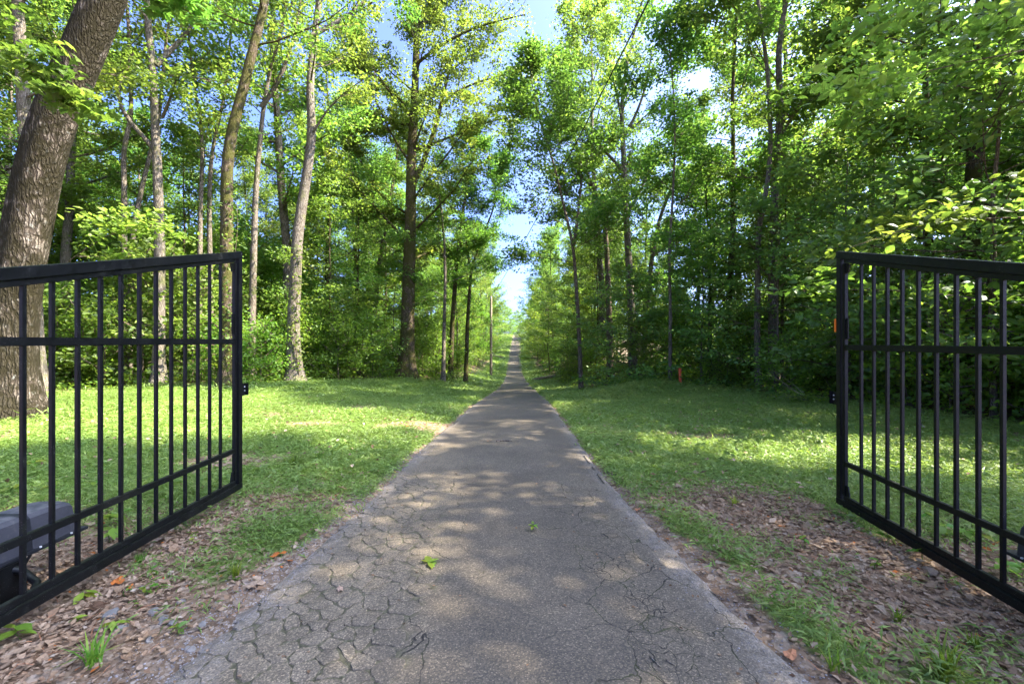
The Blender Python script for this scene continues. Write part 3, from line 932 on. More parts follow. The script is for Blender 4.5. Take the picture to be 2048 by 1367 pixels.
def crown_of(limbs, rng, nleaf, lsize, shape='rhomb', spread=.42, flat=.45, subs=5, subl=.42, up=1.0, tone_mu=.5, twig_r=.012):
    """leaf sprays and twigs on a set of limb polylines"""
    tw, cl, cr = [], [], []
    for lp in limbs:
        m = len(lp)
        L = np.linalg.norm(np.diff(lp, axis=0), axis=1).sum()
        for s in range(subs):
            f = rng.uniform(.14, 1.0)
            x = f * (m - 1); i = min(int(x), m - 2)
            p = lp[i] + (lp[i + 1] - lp[i]) * (x - i)
            d = lp[i + 1] - lp[i]; d /= np.linalg.norm(d) + 1e-9
            a = rng.choice([-1, 1]) * rng.uniform(.4, 1.2)
            c, sn = math.cos(a), math.sin(a)
            d2 = np.array([d[0] * c - d[1] * sn, d[0] * sn + d[1] * c, d[2] * .5 + rng.uniform(-.15, .4)])
            q = limb_path(p, d2, max(.5, subl * L * rng.uniform(.6, 1.2) * (1.15 - .5 * f)), rng, 4, .1, .16)
            tw.append(q)
            for k in (1, 2, 3):
                cl.append(q[k]); cr.append(1.0)
        for k in range(max(1, m - 3), m):
            cl.append(lp[k]); cr.append(1.0)
    cl = np.array(cl)
    # each cluster gets one or two outlying twiglets
    ex = cl[rng.integers(0, len(cl), len(cl))] + rng.normal(size=(len(cl), 3)) * np.array([.38, .38, .2]) * min(1.0, spread / .4)
    cl = np.concatenate([cl, ex])
    ctone = np.clip(tone_mu + .16 * rng.normal(size=len(cl)), 0, 1)
    wgt = rng.uniform(.3, 1.6, len(cl)); wgt /= wgt.sum()
    idx = rng.choice(len(cl), nleaf, p=wgt)
    off = rng.normal(size=(nleaf, 3)); off /= np.linalg.norm(off, axis=1)[:, None]; off *= (rng.random(nleaf) ** .45)[:, None] * 1.45
    off *= (spread * rng.uniform(.45, 1.25, len(cl))[idx])[:, None]; off[:, 2] *= flat
    C = cl[idx] + off
    tone = ctone[idx] + .15 * rng.normal(size=nleaf)
    parts = leaves(C, lsize, rng, shape, up, tone, 0)
    parts.append(tubes_batch(np.array(tw), np.full(len(tw), twig_r * 1.6), np.full(len(tw), twig_r * .4), 3, 1))
    return parts


def auto_limbs(path, h0f, R, n, rng, elev=(12, 62), trad=None):
    """limbs off the upper part of a trunk path"""
    m = len(path); out = []
    az = rng.random() * 2 * PI
    for k in range(n):
        f = h0f + (1 - h0f) * ((k + rng.random() * .8) / n)
        x = min(f * (m - 1), m - 1.001); i = int(x)
        p = path[i] + (path[i + 1] - path[i]) * (x - i)
        t = (f - h0f) / (1 - h0f)
        az += 2.4 + rng.normal() * .35
        L = R * (.35 + .75 * math.sqrt(max(0, 1 - (1.35 * t - .42) ** 2))) * rng.uniform(.75, 1.15) * (1.0 - .45 * t * t)
        el = R_(elev[0] + (elev[1] - elev[0]) * t + rng.normal() * 8)
        d = np.array([math.cos(az) * math.cos(el), math.sin(az) * math.cos(el), math.sin(el)])
        out.append((limb_path(p, d, L, rng, 7, .25, .10), f))
    return out


def trunk_rad(path, r, flare=.55, top=.18):
    h = np.linspace(0, 1, len(path))
    z = path[:, 2] - path[0, 2]
    return r * (1 - (1 - top) * h ** 1.15) * (1 + flare * np.exp(-z / (r * 2.2)))


HERO = []


def hero(label, Y, path, wpx, H=20, h0=6.0, Rc=3.6, nl=13, nleaf=13000, bark='bark_brown', leaf='leaf', limbs=(), seed=1, lsize=.15, cat='tree',
         tone=.5, shape='rhomb', nseg=14, lump=.05, name='tree', spread=.42, subs=5, group='trees along the edge of the wood', taper=.18, elev=(18, 64)):
    rng = np.random.default_rng(seed)
    pts = [P(px, py, Y) for px, py in path]
    bx = pts[0][0]
    bz = float(terrain(bx, Y))
    pts[0][2] = bz - .12
    stretch = math.sqrt(1 + (pts[len(pts) // 2][0] / Y) ** 2)
    r = wpx / 2 / F * Y / stretch
    top = pts[-1]; dirv = pts[-1] - pts[-2]; dirv /= np.linalg.norm(dirv)
    while top[2] < bz + H:
        dirv = dirv + np.array([rng.normal() * .08, rng.normal() * .08, .25]); dirv /= np.linalg.norm(dirv)
        top = top + dirv * 1.6
        pts.append(top)
    depth_wob = np.cumsum(rng.normal(size=len(pts)) * .12)
    depth_wob -= depth_wob[0]
    m = 40
    tp = catmull(pts, m)
    tp[:, 1] += np.interp(np.linspace(0, 1, m), np.linspace(0, 1, len(pts)), depth_wob) * .4
    org = np.array([bx, Y, bz])
    root = empty(name, org, label, cat, group)
    tr = trunk_rad(tp, r, 1.0 if r > .3 else .95, taper)
    lp_ = tp - org
    link('trunk', make_mesh('trunk', tube_parts(lp_, tr, nseg, 0, lump, seed), [M[bark]]), root)
    limb_list = []
    for lm in limbs:
        q = catmull([P(px, py, Y) for px, py in lm[0]], 10) - org
        q[:, 1] += np.linspace(0, 1, 10) * rng.uniform(-1.2, 1.2)
        lr = lm[1] / 2 / F * Y / stretch
        link('limb', make_mesh('limb', tube_parts(q, np.linspace(lr, lr * .3, 10), 8, 0, .04, seed), [M[bark]]), root)
        limb_list.append(q)
    h0f = np.clip(np.argmin(np.abs(lp_[:, 2] - h0)) / (m - 1), .05, .95)
    for q, f in auto_limbs(lp_, h0f, Rc, nl, rng, elev):
        rr = np.interp(f, np.linspace(0, 1, m), tr) * .27
        link('limb', make_mesh('limb', tube_parts(q, np.linspace(rr, max(rr * .18, .008), 7), 6, 0), [M[bark]]), root)
        limb_list.append(q)
    cp = crown_of(limb_list, rng, int(nleaf * (.6 if (bx < -6.5 and 9 < Y < 21) else (1.15 if bx > 2 else 1.0))), lsize, shape, spread=spread, tone_mu=tone, subs=subs)
    link('crown', make_mesh('crown', cp, [M[leaf], M['twig']], False), root)
    HERO.append((bx, Y, r))
    return root


# left-hand wood, near to far
hero('huge leaning trunk with dark mossy bark standing close behind the left gate', 8.4,
     [(16, 840), (22, 700), (52, 540), (84, 380), (122, 250), (164, 150), (206, 50), (252, -60)], 106, H=20, h0=8.8, Rc=6.8, nl=20, nleaf=26000,
     bark='bark_maple', leaf='leaf', seed=5, nseg=40, lump=.085, tone=.45, cat='tree', name='maple_tree', taper=.5)
hero('pale trunk half hidden behind the huge leaning mossy trunk', 13, [(72, 770), (68, 480), (55, 200), (45, 80), (33, -20)], 46, H=19, h0=7, bark='bark_pale', seed=6, leaf='leaf_light', tone=.6)
hero('pale forked trunk with a crooked limb bending left, seen above the gate top', 16,
     [(318, 750), (320, 500), (316, 380), (311, 250), (309, 150), (298, 60), (290, -40)], 28, H=21, h0=11.5, bark='bark_pale', seed=7, leaf='leaf_light', tone=.6,
     limbs=[([(311, 130), (335, 80), (352, 30), (365, -40)], 15), ([(310, 300), (280, 262), (256, 232), (250, 200), (268, 165), (300, 128)], 13), ([(325, 235), (350, 215), (390, 175)], 8)])
hero('slim grey trunk just left of the pale forked tree', 17, [(243, 752), (243, 520), (240, 350), (236, 290), (256, 235), (250, 100), (240, -20)], 17, H=19, h0=11, Rc=2.8, bark='bark_grey', seed=8, nleaf=6500, leaf='leaf_light', tone=.62)
hero('slim pale trunk slanting right behind the pale forked tree', 18, [(258, 752), (264, 470), (282, 380), (300, 310), (318, 250), (330, 140), (350, 0)], 15, H=19, h0=11.5, Rc=2.8, bark='bark_pale', seed=9, nleaf=6500, leaf='leaf_light', tone=.6)
hero('thin brown upright stem of the close pair left of the dark leaning trunk', 19, [(398, 750), (398, 420), (402, 300), (396, 220), (384, 170), (375, 60)], 14, H=18, h0=9, Rc=2.6, bark='bark_grey', seed=10, nleaf=8000, leaf='leaf_light', tone=.6)
hero('thin mossy yellow-brown stem of the close pair left of the dark leaning trunk', 19.5, [(424, 750), (418, 420), (421, 310), (437, 240), (452, 190), (460, 80)], 14, H=18, h0=9, Rc=2.6, bark='bark_grey', seed=11, nleaf=8000, leaf='leaf_light', tone=.55)
hero('dark mossy trunk curving right towards the top of the photo', 15,
     [(455, 755), (450, 480), (453, 350), (463, 260), (491, 170), (513, 80), (528, 10), (540, -80)], 33, H=20, h0=11.5, nleaf=10000, bark='bark_dark', seed=12, leaf='leaf', tone=.5)
hero('brown trunk forking into a wide V between the dark and the pale viny trunk', 19,
     [(502, 750), (506, 480), (511, 330), (521, 220), (532, 150), (556, 70), (570, 0)], 18, H=18, h0=11, Rc=2.8, bark='bark_grey', seed=13, nleaf=7000,
     limbs=[([(522, 215), (548, 190), (572, 145), (598, 85), (612, 20)], 11)], leaf='leaf_light', tone=.55)
hero('tall pale trunk with vine leaves round its foot, right of the left gate', 18,
     [(590, 752), (585, 640), (594, 470), (606, 370), (623, 270), (616, 170), (621, 80), (632, 0), (640, -80)], 28, H=22, h0=12, bark='bark_pale', seed=14, nleaf=10000,
     limbs=[([(616, 75), (645, 50), (690, 5), (730, -60)], 11), ([(628, 262), (660, 220), (700, 190), (740, 170)], 5)], leaf='leaf_light', tone=.6)
hero('big oak trunk with flared foot, nearest the drive on its left side', 25,
     [(812, 750), (815, 640), (820, 480), (822, 330), (829, 200), (832, 80), (835, -60)], 29, H=27, h0=6.5, Rc=6.0, nl=22, nleaf=62000, elev=(28, 66), bark='bark_dark', seed=15, nseg=18,
     limbs=[([(826, 370), (852, 310), (872, 245), (882, 180), (905, 90), (925, 20)], 12), ([(878, 215), (910, 185), (960, 165), (1035, 150)], 6),
            ([(815, 215), (780, 180), (740, 150), (700, 140)], 6), ([(838, 60), (865, 25), (890, -20)], 8), ([(818, 440), (780, 430), (735, 425)], 5), ([(831, 130), (890, 85), (970, 55), (1050, 40)], 7), ([(836, -10), (900, -50), (980, -70)], 7), ([(830, 300), (900, 275), (985, 240), (1040, 235)], 6), ([(824, 250), (770, 235), (725, 250)], 6)], leaf='leaf_light', tone=.6, lsize=.17, name='oak_tree', lump=.08, subs=11)
hero('short pale-barked stem close right of the big oak', 26, [(886, 752), (888, 640), (890, 560), (888, 480), (880, 400)], 9, H=12, h0=5, Rc=2.6, nleaf=7000, bark='bark_grey', seed=16, nl=10)
hero('dark slender trunk leaning right behind the short stem beside the big oak', 29, [(900, 750), (905, 640), (914, 520), (926, 420), (945, 330), (955, 260)], 11, H=17, h0=7, Rc=3.4, nl=17, nleaf=20000, bark='bark_dark', seed=17)
hero('dark slim trunk forking in two above head height near the utility pole', 30,
     [(931, 750), (935, 640), (942, 540), (962, 480), (985, 420)], 9, H=14, h0=5.5, Rc=3.5, nl=17, nleaf=20000, bark='bark_dark', seed=18, limbs=[([(941, 545), (932, 480), (925, 420), (930, 380)], 6)], tone=.6)
hero('slanting brown trunk in the shade left of the big oak', 30, [(742, 745), (748, 640), (756, 540), (775, 430), (790, 340)], 12, H=18, h0=7, Rc=3.4, nleaf=11000, bark='bark_brown', seed=19)
hero('thin dark trunk deep in the wood left of the slanting brown one', 31, [(705, 745), (708, 640), (712, 520), (716, 420), (712, 330)], 9, H=18, h0=8, Rc=3.2, nleaf=9000, bark='bark_dark', seed=20)
hero('dark straight trunk deep in the wood beside the pale viny one', 27, [(655, 748), (652, 620), (655, 500), (660, 400), (656, 300)], 13, H=19, h0=7, Rc=3.4, nleaf=11000, bark='bark_dark', seed=21, leaf='leaf')
# right-hand wood
RG = 'trees along the edge of the wood'
hero('slim dark trunk nearest the drive on its right side, splitting high up', 20,
     [(1163, 765), (1156, 620), (1147, 490), (1128, 410), (1112, 340), (1090, 270)], 9, H=15, h0=6.0, Rc=3.3, nl=18, nleaf=20000, subs=8, bark='bark_brown', seed=31, limbs=[([(1148, 490), (1158, 420), (1166, 350), (1165, 290)], 7)], leaf='leaf', tone=.45)
hero('brown trunk dividing into a narrow V right of the slim drive-side trunk', 24,
     [(1222, 755), (1217, 600), (1211, 470), (1203, 420), (1180, 365), (1158, 310)], 14, H=17, h0=8.5, Rc=3.2, nl=16, nleaf=16000, subs=8, bark='bark_brown', seed=32, limbs=[([(1210, 450), (1228, 400), (1252, 345), (1262, 300)], 8)], tone=.45)
hero('tall bare-limbed tree with an open see-through crown against the sky', 23,
     [(1268, 755), (1262, 620), (1255, 480), (1250, 400), (1247, 300), (1244, 215), (1250, 150), (1262, 90), (1275, 40)], 18, H=20, h0=11.5, Rc=3.8, nl=13, nleaf=8500, bark='bark_grey', seed=33,
     limbs=[([(1249, 345), (1215, 315), (1180, 285), (1142, 255)], 8), ([(1246, 275), (1268, 240), (1288, 185), (1300, 110)], 7), ([(1245, 245), (1225, 190), (1205, 150)], 6), ([(1252, 430), (1285, 380), (1305, 330), (1330, 290)], 6)], tone=.62, leaf='leaf_light')
hero('brown trunk leaning right just behind the tall bare-limbed tree', 27, [(1284, 755), (1294, 620), (1303, 520), (1318, 440), (1345, 370), (1365, 320)], 13, H=16, h0=7.5, Rc=3.0, nl=11, nleaf=9000, bark='bark_brown', seed=34, leaf='leaf', tone=.5)
hero('dark straight trunk showing high between the bare-limbed tree and the pale twin', 18, [(1452, 765), (1456, 620), (1463, 480), (1466, 320), (1464, 200), (1470, 60), (1476, -40)], 14, H=20, h0=6.5, Rc=3.2, nl=13, nleaf=13000, bark='bark_dark', seed=35, leaf='leaf', tone=.45)
hero('thicker brown stem of the pale twin trunks on the right', 15, [(1548, 775), (1546, 600), (1548, 470), (1553, 330), (1561, 200), (1557, 100), (1572, 0), (1580, -60)], 22, H=20, h0=7.0, Rc=3.4, nl=12, nleaf=12000, bark='bark_grey', seed=36, leaf='leaf', tone=.45)
hero('thinner pale stem crossing in front of the brown twin trunk on the right', 14.6, [(1518, 775), (1515, 560), (1519, 440), (1540, 370), (1546, 260), (1536, 130), (1518, 20), (1510, -50)], 14, H=19, h0=8.5, Rc=3.0, nl=11, nleaf=9000, bark='bark_pale', seed=37, leaf='leaf', tone=.5)
hero('stout dark trunk behind the right gate, lost in foliage', 10.5, [(1932, 830), (1938, 640), (1942, 480), (1948, 330), (1956, 190), (1950, 60), (1960, -60)], 46, H=18, h0=5.0, Rc=3.4, nl=14, nleaf=14000, bark='bark_dark', seed=38, leaf='leaf', tone=.45)
hero('thin dark stem high up left of the stout dark trunk behind the right gate', 15, [(1752, 790), (1750, 600), (1748, 450), (1752, 330), (1758, 240), (1765, 120)], 10, H=16, h0=6, Rc=2.8, nl=11, nleaf=9000, bark='bark_dark', seed=39, leaf='leaf_dark', tone=.5)
hero('smooth thin trunk in the dark foliage right of the orange stake', 17, [(1340, 765), (1342, 640), (1338, 500), (1345, 400), (1350, 300)], 8, H=14, h0=4.0, Rc=3.0, nl=12, nleaf=10000, bark='bark_grey', seed=40, leaf='leaf', tone=.42)


# ------------------------------------------------------------------ kinds of filling trees: built once, then copied
def proto(name, seed, H, h0, Rc, nl, nleaf, r, bark, leaf, lsize, elev=(12, 62), subs=5, spread=.42, tone=.5, shape='rhomb', lean=.05, flat=.45, up=1.0):
    rng = np.random.default_rng(seed)
    k = 12
    z = np.linspace(-.2, H, k)
    w = np.cumsum(rng.normal(size=(k, 2)) * lean * H / 10, axis=0); w -= w[0]
    tp = catmull(np.c_[w, z], 24)
    tr = trunk_rad(tp, r)
    lims = auto_limbs(tp, h0 / H, Rc, nl, rng, elev)
    parts = tube_parts(tp, tr, 9, 0, .05, seed)
    for q, f in lims:
        rr = np.interp(f, np.linspace(0, 1, 24), tr) * .42
        V, qd, _ = tube(q, np.linspace(rr, max(rr * .2, .006), 7), 4, False)
        parts.append((V, qd, 0, None))
    tm = make_mesh('trunk', parts, [M[bark]])
    cm = make_mesh('crown', crown_of([q for q, f in lims], rng, nleaf, lsize, shape, spread=spread, subs=subs, tone_mu=tone, flat=flat, up=up), [M[leaf], M['twig']], False)
    return name, tm, cm


TALL = [proto('tree', 101, 22, 7.0, 4.4, 22, 19000, .20, 'bark_dark', 'leaf_light', .18, tone=.55, subs=6),
        proto('tree', 102, 19, 5.0, 4.0, 22, 18000, .16, 'bark_brown', 'leaf', .18, tone=.5, subs=6),
        proto('tree', 103, 24, 8.0, 4.8, 23, 19000, .24, 'bark_grey', 'leaf_light', .19, tone=.6, subs=6),
        proto('tree', 104, 17, 4.0, 3.6, 21, 16000, .13, 'bark_dark', 'leaf', .17, tone=.5, subs=6)]
UNDER = [proto('understorey_tree', 111, 9.5, 1.5, 3.0, 20, 9500, .07, 'bark_grey', 'leaf_shrub', .15, elev=(0, 40), subs=6, spread=.42, flat=.26, up=.9),
         proto('understorey_tree', 112, 6.8, .8, 2.5, 18, 7500, .05, 'bark_brown', 'leaf_shrub', .14, elev=(-6, 40), subs=6, spread=.38, flat=.26, up=.9),
         proto('understorey_tree', 113, 11.5, 2.2, 3.2, 21, 11500, .08, 'bark_dark', 'leaf_light', .15, elev=(0, 45), subs=6, spread=.44, flat=.28, up=.9)]
EDGE = [proto('understorey_tree', 114, 8.0, .5, 3.0, 20, 5400, .06, 'bark_brown', 'leaf_dark', .17, elev=(-12, 35), subs=6, spread=.38, flat=.22, up=.8, shape='ovate'),
        proto('understorey_tree', 115, 5.5, .3, 2.6, 17, 4400, .05, 'bark_grey', 'leaf_dark', .17, elev=(-10, 35), subs=6, spread=.36, flat=.22, up=.8, shape='ovate'),
        proto('understorey_tree', 116, 10.5, 1.0, 3.4, 22, 7000, .08, 'bark_dark', 'leaf', .17, elev=(-10, 40), subs=6, spread=.40, flat=.24, up=.8, shape='ovate')]
SHRUB = [proto('shrub', 121, 2.4, .15, 1.35, 14, 2600, .022, 'twig', 'leaf_shrub', .12, elev=(8, 60), subs=5, spread=.28, flat=.45, up=.6),
         proto('shrub', 122, 1.7, .1, 1.15, 12, 2000, .018, 'twig', 'leaf_shrub', .11, elev=(5, 55), subs=5, spread=.26, flat=.45, up=.6),
         proto('shrub', 123, 3.6, .3, 1.7, 16, 1700, .028, 'twig', 'leaf_light', .17, elev=(0, 60), subs=5, spread=.34, flat=.35, up=.7, shape='ovate')]

placed = [(x, y, 1.3) for x, y, r in HERO] + [(float(G(1361, 757)[0]), float(G(1361, 757)[1]) - .8, 1.3)]
fr = np.random.default_rng(77)


def put(pr, x, y, s, label, cat, group):
    n, tm, cm = pr
    root = empty(n, (x, y, float(terrain(x, y))), label, cat, group, rz=fr.random() * 2 * PI, s=s)
    link('trunk', tm, root); link('crown', cm, root)
    placed.append((x, y, 1.0))
    return root


def scatter(kinds, n, xr, yr, gap, smin, smax, label, cat, group, cond=None, tries=60):
    made = 0
    for _ in range(n * tries):
        if made >= n: break
        x, y = fr.uniform(*xr), fr.uniform(*yr)
        if float(in_wood(x, y)) < .75: continue
        if cond is not None and not cond(x, y): continue
        if any((x - a) ** 2 + (y - b) ** 2 < (gap * .5 + c * .5 * gap * .6) ** 2 for a, b, c in placed): continue
        k = kinds[fr.integers(len(kinds))]
        put(k, x, y, fr.uniform(smin, smax), label, cat, group)
        made += 1


away = lambda m: (lambda x, y: (x - float(wood_edge_right(y)) > m) or (float(wood_edge_left(y)) - x > m))
# tall trees
scatter(TALL, 20, (-36, -3), (19, 46), 3.6, .85, 1.15, 'tall leafy tree filling the sunny wood behind the left lawn', 'tree', 'tall trees in the left wood', away(4.5))
scatter(TALL, 10, (-40, -15), (7, 22), 3.6, .85, 1.1, 'tall tree at the far left of the wood beyond the huge leaning trunk', 'tree', 'tall trees at the far left', away(2))
scatter(TALL, 18, (4, 32), (21, 46), 3.6, .85, 1.1, 'tall leafy tree filling the wood behind the right lawn', 'tree', 'tall trees in the right wood', away(3))
scatter(TALL, 6, (15, 34), (1, 21), 4.4, .8, 1.05, 'tall tree added behind the right gate to shade the drive and lawn', 'tree', 'tall trees behind the right gate', away(2.2))
scatter(TALL, 22, (-22, -4), (46, 125), 4.2, .8, 1.05, 'tall sunlit tree lining the left side of the drive up the hill', 'tree', 'trees along the far drive, left side', away(1.0))
scatter(TALL, 22, (4, 24), (46, 125), 4.2, .8, 1.05, 'tall shaded tree lining the right side of the drive up the hill', 'tree', 'trees along the far drive, right side', away(1.0))
for x, y, k, s_ in ((11.2, 4.2, 1, .95), (12.2, 12.4, 3, .95), (14.2, 8.6, 1, .85), (10.4, 1.2, 3, .95)):  # extra trees, added to throw shade on the drive, near ground and left lawn
    put(TALL[k], x, y, s_, 'tall tree added behind the right gate to shade the drive and lawn', 'tree', 'tall trees behind the right gate')
# understorey
scatter(UNDER, 36, (-26, -4), (17.5, 42), 2.4, .7, 1.15, 'small leafy tree in the understorey of the left wood', 'tree', 'small trees of the left wood', away(.4))
scatter(UNDER, 8, (-30, -13), (9, 17), 2.4, .7, 1.1, 'small leafy tree beyond the huge leaning trunk', 'tree', 'small trees at the far left', away(.4))
for x, y, k, s_ in ((8.6, 18.6, 0, .85), (9.8, 15.6, 2, .8), (9.9, 12.6, 0, .9), (5.4, 19.6, 1, .9), (11.4, 8.6, 2, .85), (10.6, 10.8, 1, .95), (8.8, 18.8, 2, .95), (8.5, 13.6, 0, .78), (7.7, 17.4, 1, .9)):
    put(EDGE[k], x, y, s_, 'leafy small tree with branches down to the grass at the back of the right lawn', 'tree', 'leafy trees fringing the right lawn')
scatter(EDGE + UNDER, 34, (3.6, 26), (18, 42), 2.4, .7, 1.1, 'small leafy tree in the understorey of the right wood', 'tree', 'small trees of the right wood', away(.3))
scatter(EDGE, 26, (8, 26), (2, 18.5), 2.3, .75, 1.1, 'small dark leafy tree at the edge of the right lawn', 'tree', 'small trees behind the right gate', away(.5))
scatter(UNDER, 26, (-10, -3.5), (32, 115), 2.4, .7, 1.1, 'small tree beside the far drive on its sunny left side', 'tree', 'small trees along the far drive, left side')
scatter(UNDER, 26, (3.5, 11), (32, 115), 2.4, .7, 1.1, 'small tree beside the far drive on its shady right side', 'tree', 'small trees along the far drive, right side')
# shrubs
placed = [p for p in placed if p[2] == 1.3]
scatter(SHRUB, 78, (-22, -4), (15.5, 28), 1.3, .85, 1.4, 'low leafy shrub at the edge of the left wood', 'shrub', 'shrubs of the left wood')
scatter(SHRUB, 14, (-26, -13), (8, 16), 1.5, .8, 1.25, 'low leafy shrub beyond the huge leaning trunk', 'shrub', 'shrubs at the far left')
scatter(SHRUB, 46, (3.6, 20), (15, 30), 1.35, .75, 1.2, 'low dark shrub at the edge of the right wood', 'shrub', 'shrubs of the right wood')
scatter(SHRUB, 34, (7, 18), (3, 17), 1.4, .8, 1.3, 'low dark shrub bordering the lawn behind the right gate', 'shrub', 'shrubs behind the right gate')
scatter(SHRUB, 24, (-9, -3.5), (30, 110), 1.8, .8, 1.4, 'shrub beside the far drive on its left', 'shrub', 'shrubs along the far drive, left side')
scatter(SHRUB, 24, (3.5, 9), (30, 110), 1.8, .8, 1.4, 'shrub beside the far drive on its right', 'shrub', 'shrubs along the far drive, right side')
# crest of the hill and beyond: trees closing the view
for x, y, k, s in ((-7, 128, 1, .6), (-11, 136, 0, .6), (-9, 160, 1, .7), (10, 150, 1, .8), (13, 135, 0, .8), (9, 170, 3, .6), (15, 160, 0, .7), (-15, 150, 2, .7)):
    put(TALL[k], x, y, s, 'pale sunlit tree beyond the crest of the hill', 'tree', 'trees beyond the crest')
for x, y, k, s in ((-3.2, 126, 1, .8), (-5.0, 131, 0, .95), (-2.4, 140, 2, .85), (-.6, 152, 0, .95), (1.8, 158, 2, .85), (4.2, 150, 0, .9), (6.0, 140, 2, .9), (5.6, 127, 1, .8), (-4.2, 155, 2, 1.1), (3.1, 170, 0, 1.0), (-1.8, 172, 2, 1.1), (.6, 145, 1, .7)):
    put(UNDER[k], x, y, s, 'small pale green tree closing the view where the drive goes over the crest', 'tree', 'small trees on the crest')
# far wood behind everything, one mass of foliage
rng = np.random.default_rng(5)
n = 70000
side = np.where(rng.random(n) < .5, -1, 1)
yy = rng.uniform(-10, 150, n)
xx = side * (36 + 14 * rng.random(n))
far = rng.random(n) < .25
yy = np.where(far, 215 + 15 * rng.random(n), yy); xx = np.where(far, rng.uniform(-60, 60, n), xx)
cl = vnoise(yy, side * 30, .25, 2)
zz = terrain(xx, yy) + rng.random(n) ** .9 * (6 + 5 * cl)
me = make_mesh('woods', leaves(np.stack([xx, yy, zz], 1), .55, rng, 'rhomb', .5, np.clip(.45 + .2 * rng.normal(size=n), 0, 1)), [M['leaf']], False)
tag(link('distant_woods', me), 'mass of distant foliage closing the wood behind the nearer trees', 'woods', kind='stuff')

# ------------------------------------------------------------------ undergrowth on the floor of the wood
rng = np.random.default_rng(8)
n = 260000
x = rng.uniform(-24, 22, n); y = rng.uniform(5, 42, n)
keep = rng.random(n) < in_wood(x, y) * np.clip(fbm(x, y, .6, 50) * 1.6 - .25, 0, 1) * np.clip(1.25 - y / 50, .2, 1)
x, y = x[keep][:60000], y[keep][:60000]
z = terrain(x, y) + rng.random(len(x)) ** 1.5 * (.15 + .5 * fbm(x, y, .8, 60))
me = make_mesh('undergrowth', leaves(np.stack([x, y, z], 1), .13, rng, 'rhomb', 1.3), [M['leaf_shrub']], False)
tag(link('undergrowth', me), 'low leafy plants covering the floor of the wood', 'undergrowth', kind='stuff')

# ------------------------------------------------------------------ grass
def grass_zone(n, xr, yr, L, hmin, hmax, rng, shape='blade', w=1.0, dens=1.0):
    x = rng.uniform(*xr, n); y = rng.uniform(*yr, n)
    inframe = np.abs(x) < 1.25 * y + .8
    x, y = x[inframe], y[inframe]
    c = cover_f(x, y)
    k = rng.random(len(x)) < c ** 1.3 * dens
    x, y, c = x[k], y[k], c[k]
    tall = fbm(x, y, .8, 70)
    hh = hmin + (hmax - hmin) * rng.random(len(x)) ** 1.6 * (.35 + 1.3 * tall) * (.5 + .5 * c)
    z = terrain(x, y) + hh
    tone = np.clip(.46 + .9 * (fbm(x, y, .55, 80) - .5) + .17 * rng.normal(size=len(x)) + np.where(x < 0, -.04, .16), 0, 1)  # blades right of centre coloured lighter to brighten the shaded lawn
    return leaves(np.stack([x, y, z], 1), L * (.8 + .5 * tall), rng, shape, 1.25, tone, 0, droop=.05)


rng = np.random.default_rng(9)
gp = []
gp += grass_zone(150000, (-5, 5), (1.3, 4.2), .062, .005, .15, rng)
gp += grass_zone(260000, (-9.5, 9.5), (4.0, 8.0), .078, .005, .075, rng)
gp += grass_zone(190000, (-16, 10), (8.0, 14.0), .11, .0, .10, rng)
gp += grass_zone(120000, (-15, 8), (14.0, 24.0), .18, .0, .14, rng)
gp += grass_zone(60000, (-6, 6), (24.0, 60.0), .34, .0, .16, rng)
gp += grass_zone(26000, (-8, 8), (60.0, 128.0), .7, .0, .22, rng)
for hx, hy, hr in HERO:
    if hy > 27: continue
    n = 150
    th = rng.random(n) * 2 * PI; rr = hr * 1.5 + np.abs(rng.normal(size=n)) * .30
    x, y = hx + np.cos(th) * rr, hy + np.sin(th) * rr
    gp += leaves(np.stack([x, y, terrain(x, y) + rng.random(n) ** 1.5 * .22], 1), .20, rng, 'blade', .35, np.clip(.4 + .2 * rng.normal(size=n), 0, 1), 0, droop=-.3)
n = 900
x = rng.uniform(-10, 9, n); y = 3.2 + 12 * rng.random(n) ** 1.3
k_ = (rng.random(n) < cover_f(x, y)) & (fbm(x, y, .7, 140) > .48); x, y = x[k_], y[k_]
cx_ = np.repeat(np.arange(len(x)), 9); jj = rng.normal(size=(len(cx_), 3)) * np.array([.06, .06, .03])
C = np.stack([x, y, terrain(x, y) + .085], 1)[cx_] + jj
gp += leaves(C, .075, rng, 'rhomb', 1.2, np.clip(np.repeat(rng.random(len(x)), 9) * .8 + .1 * rng.normal(size=len(cx_)), 0, 1), 0)
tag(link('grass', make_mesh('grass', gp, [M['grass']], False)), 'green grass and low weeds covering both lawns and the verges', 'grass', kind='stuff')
print('grass faces', sum(len(p[1]) for p in gp))

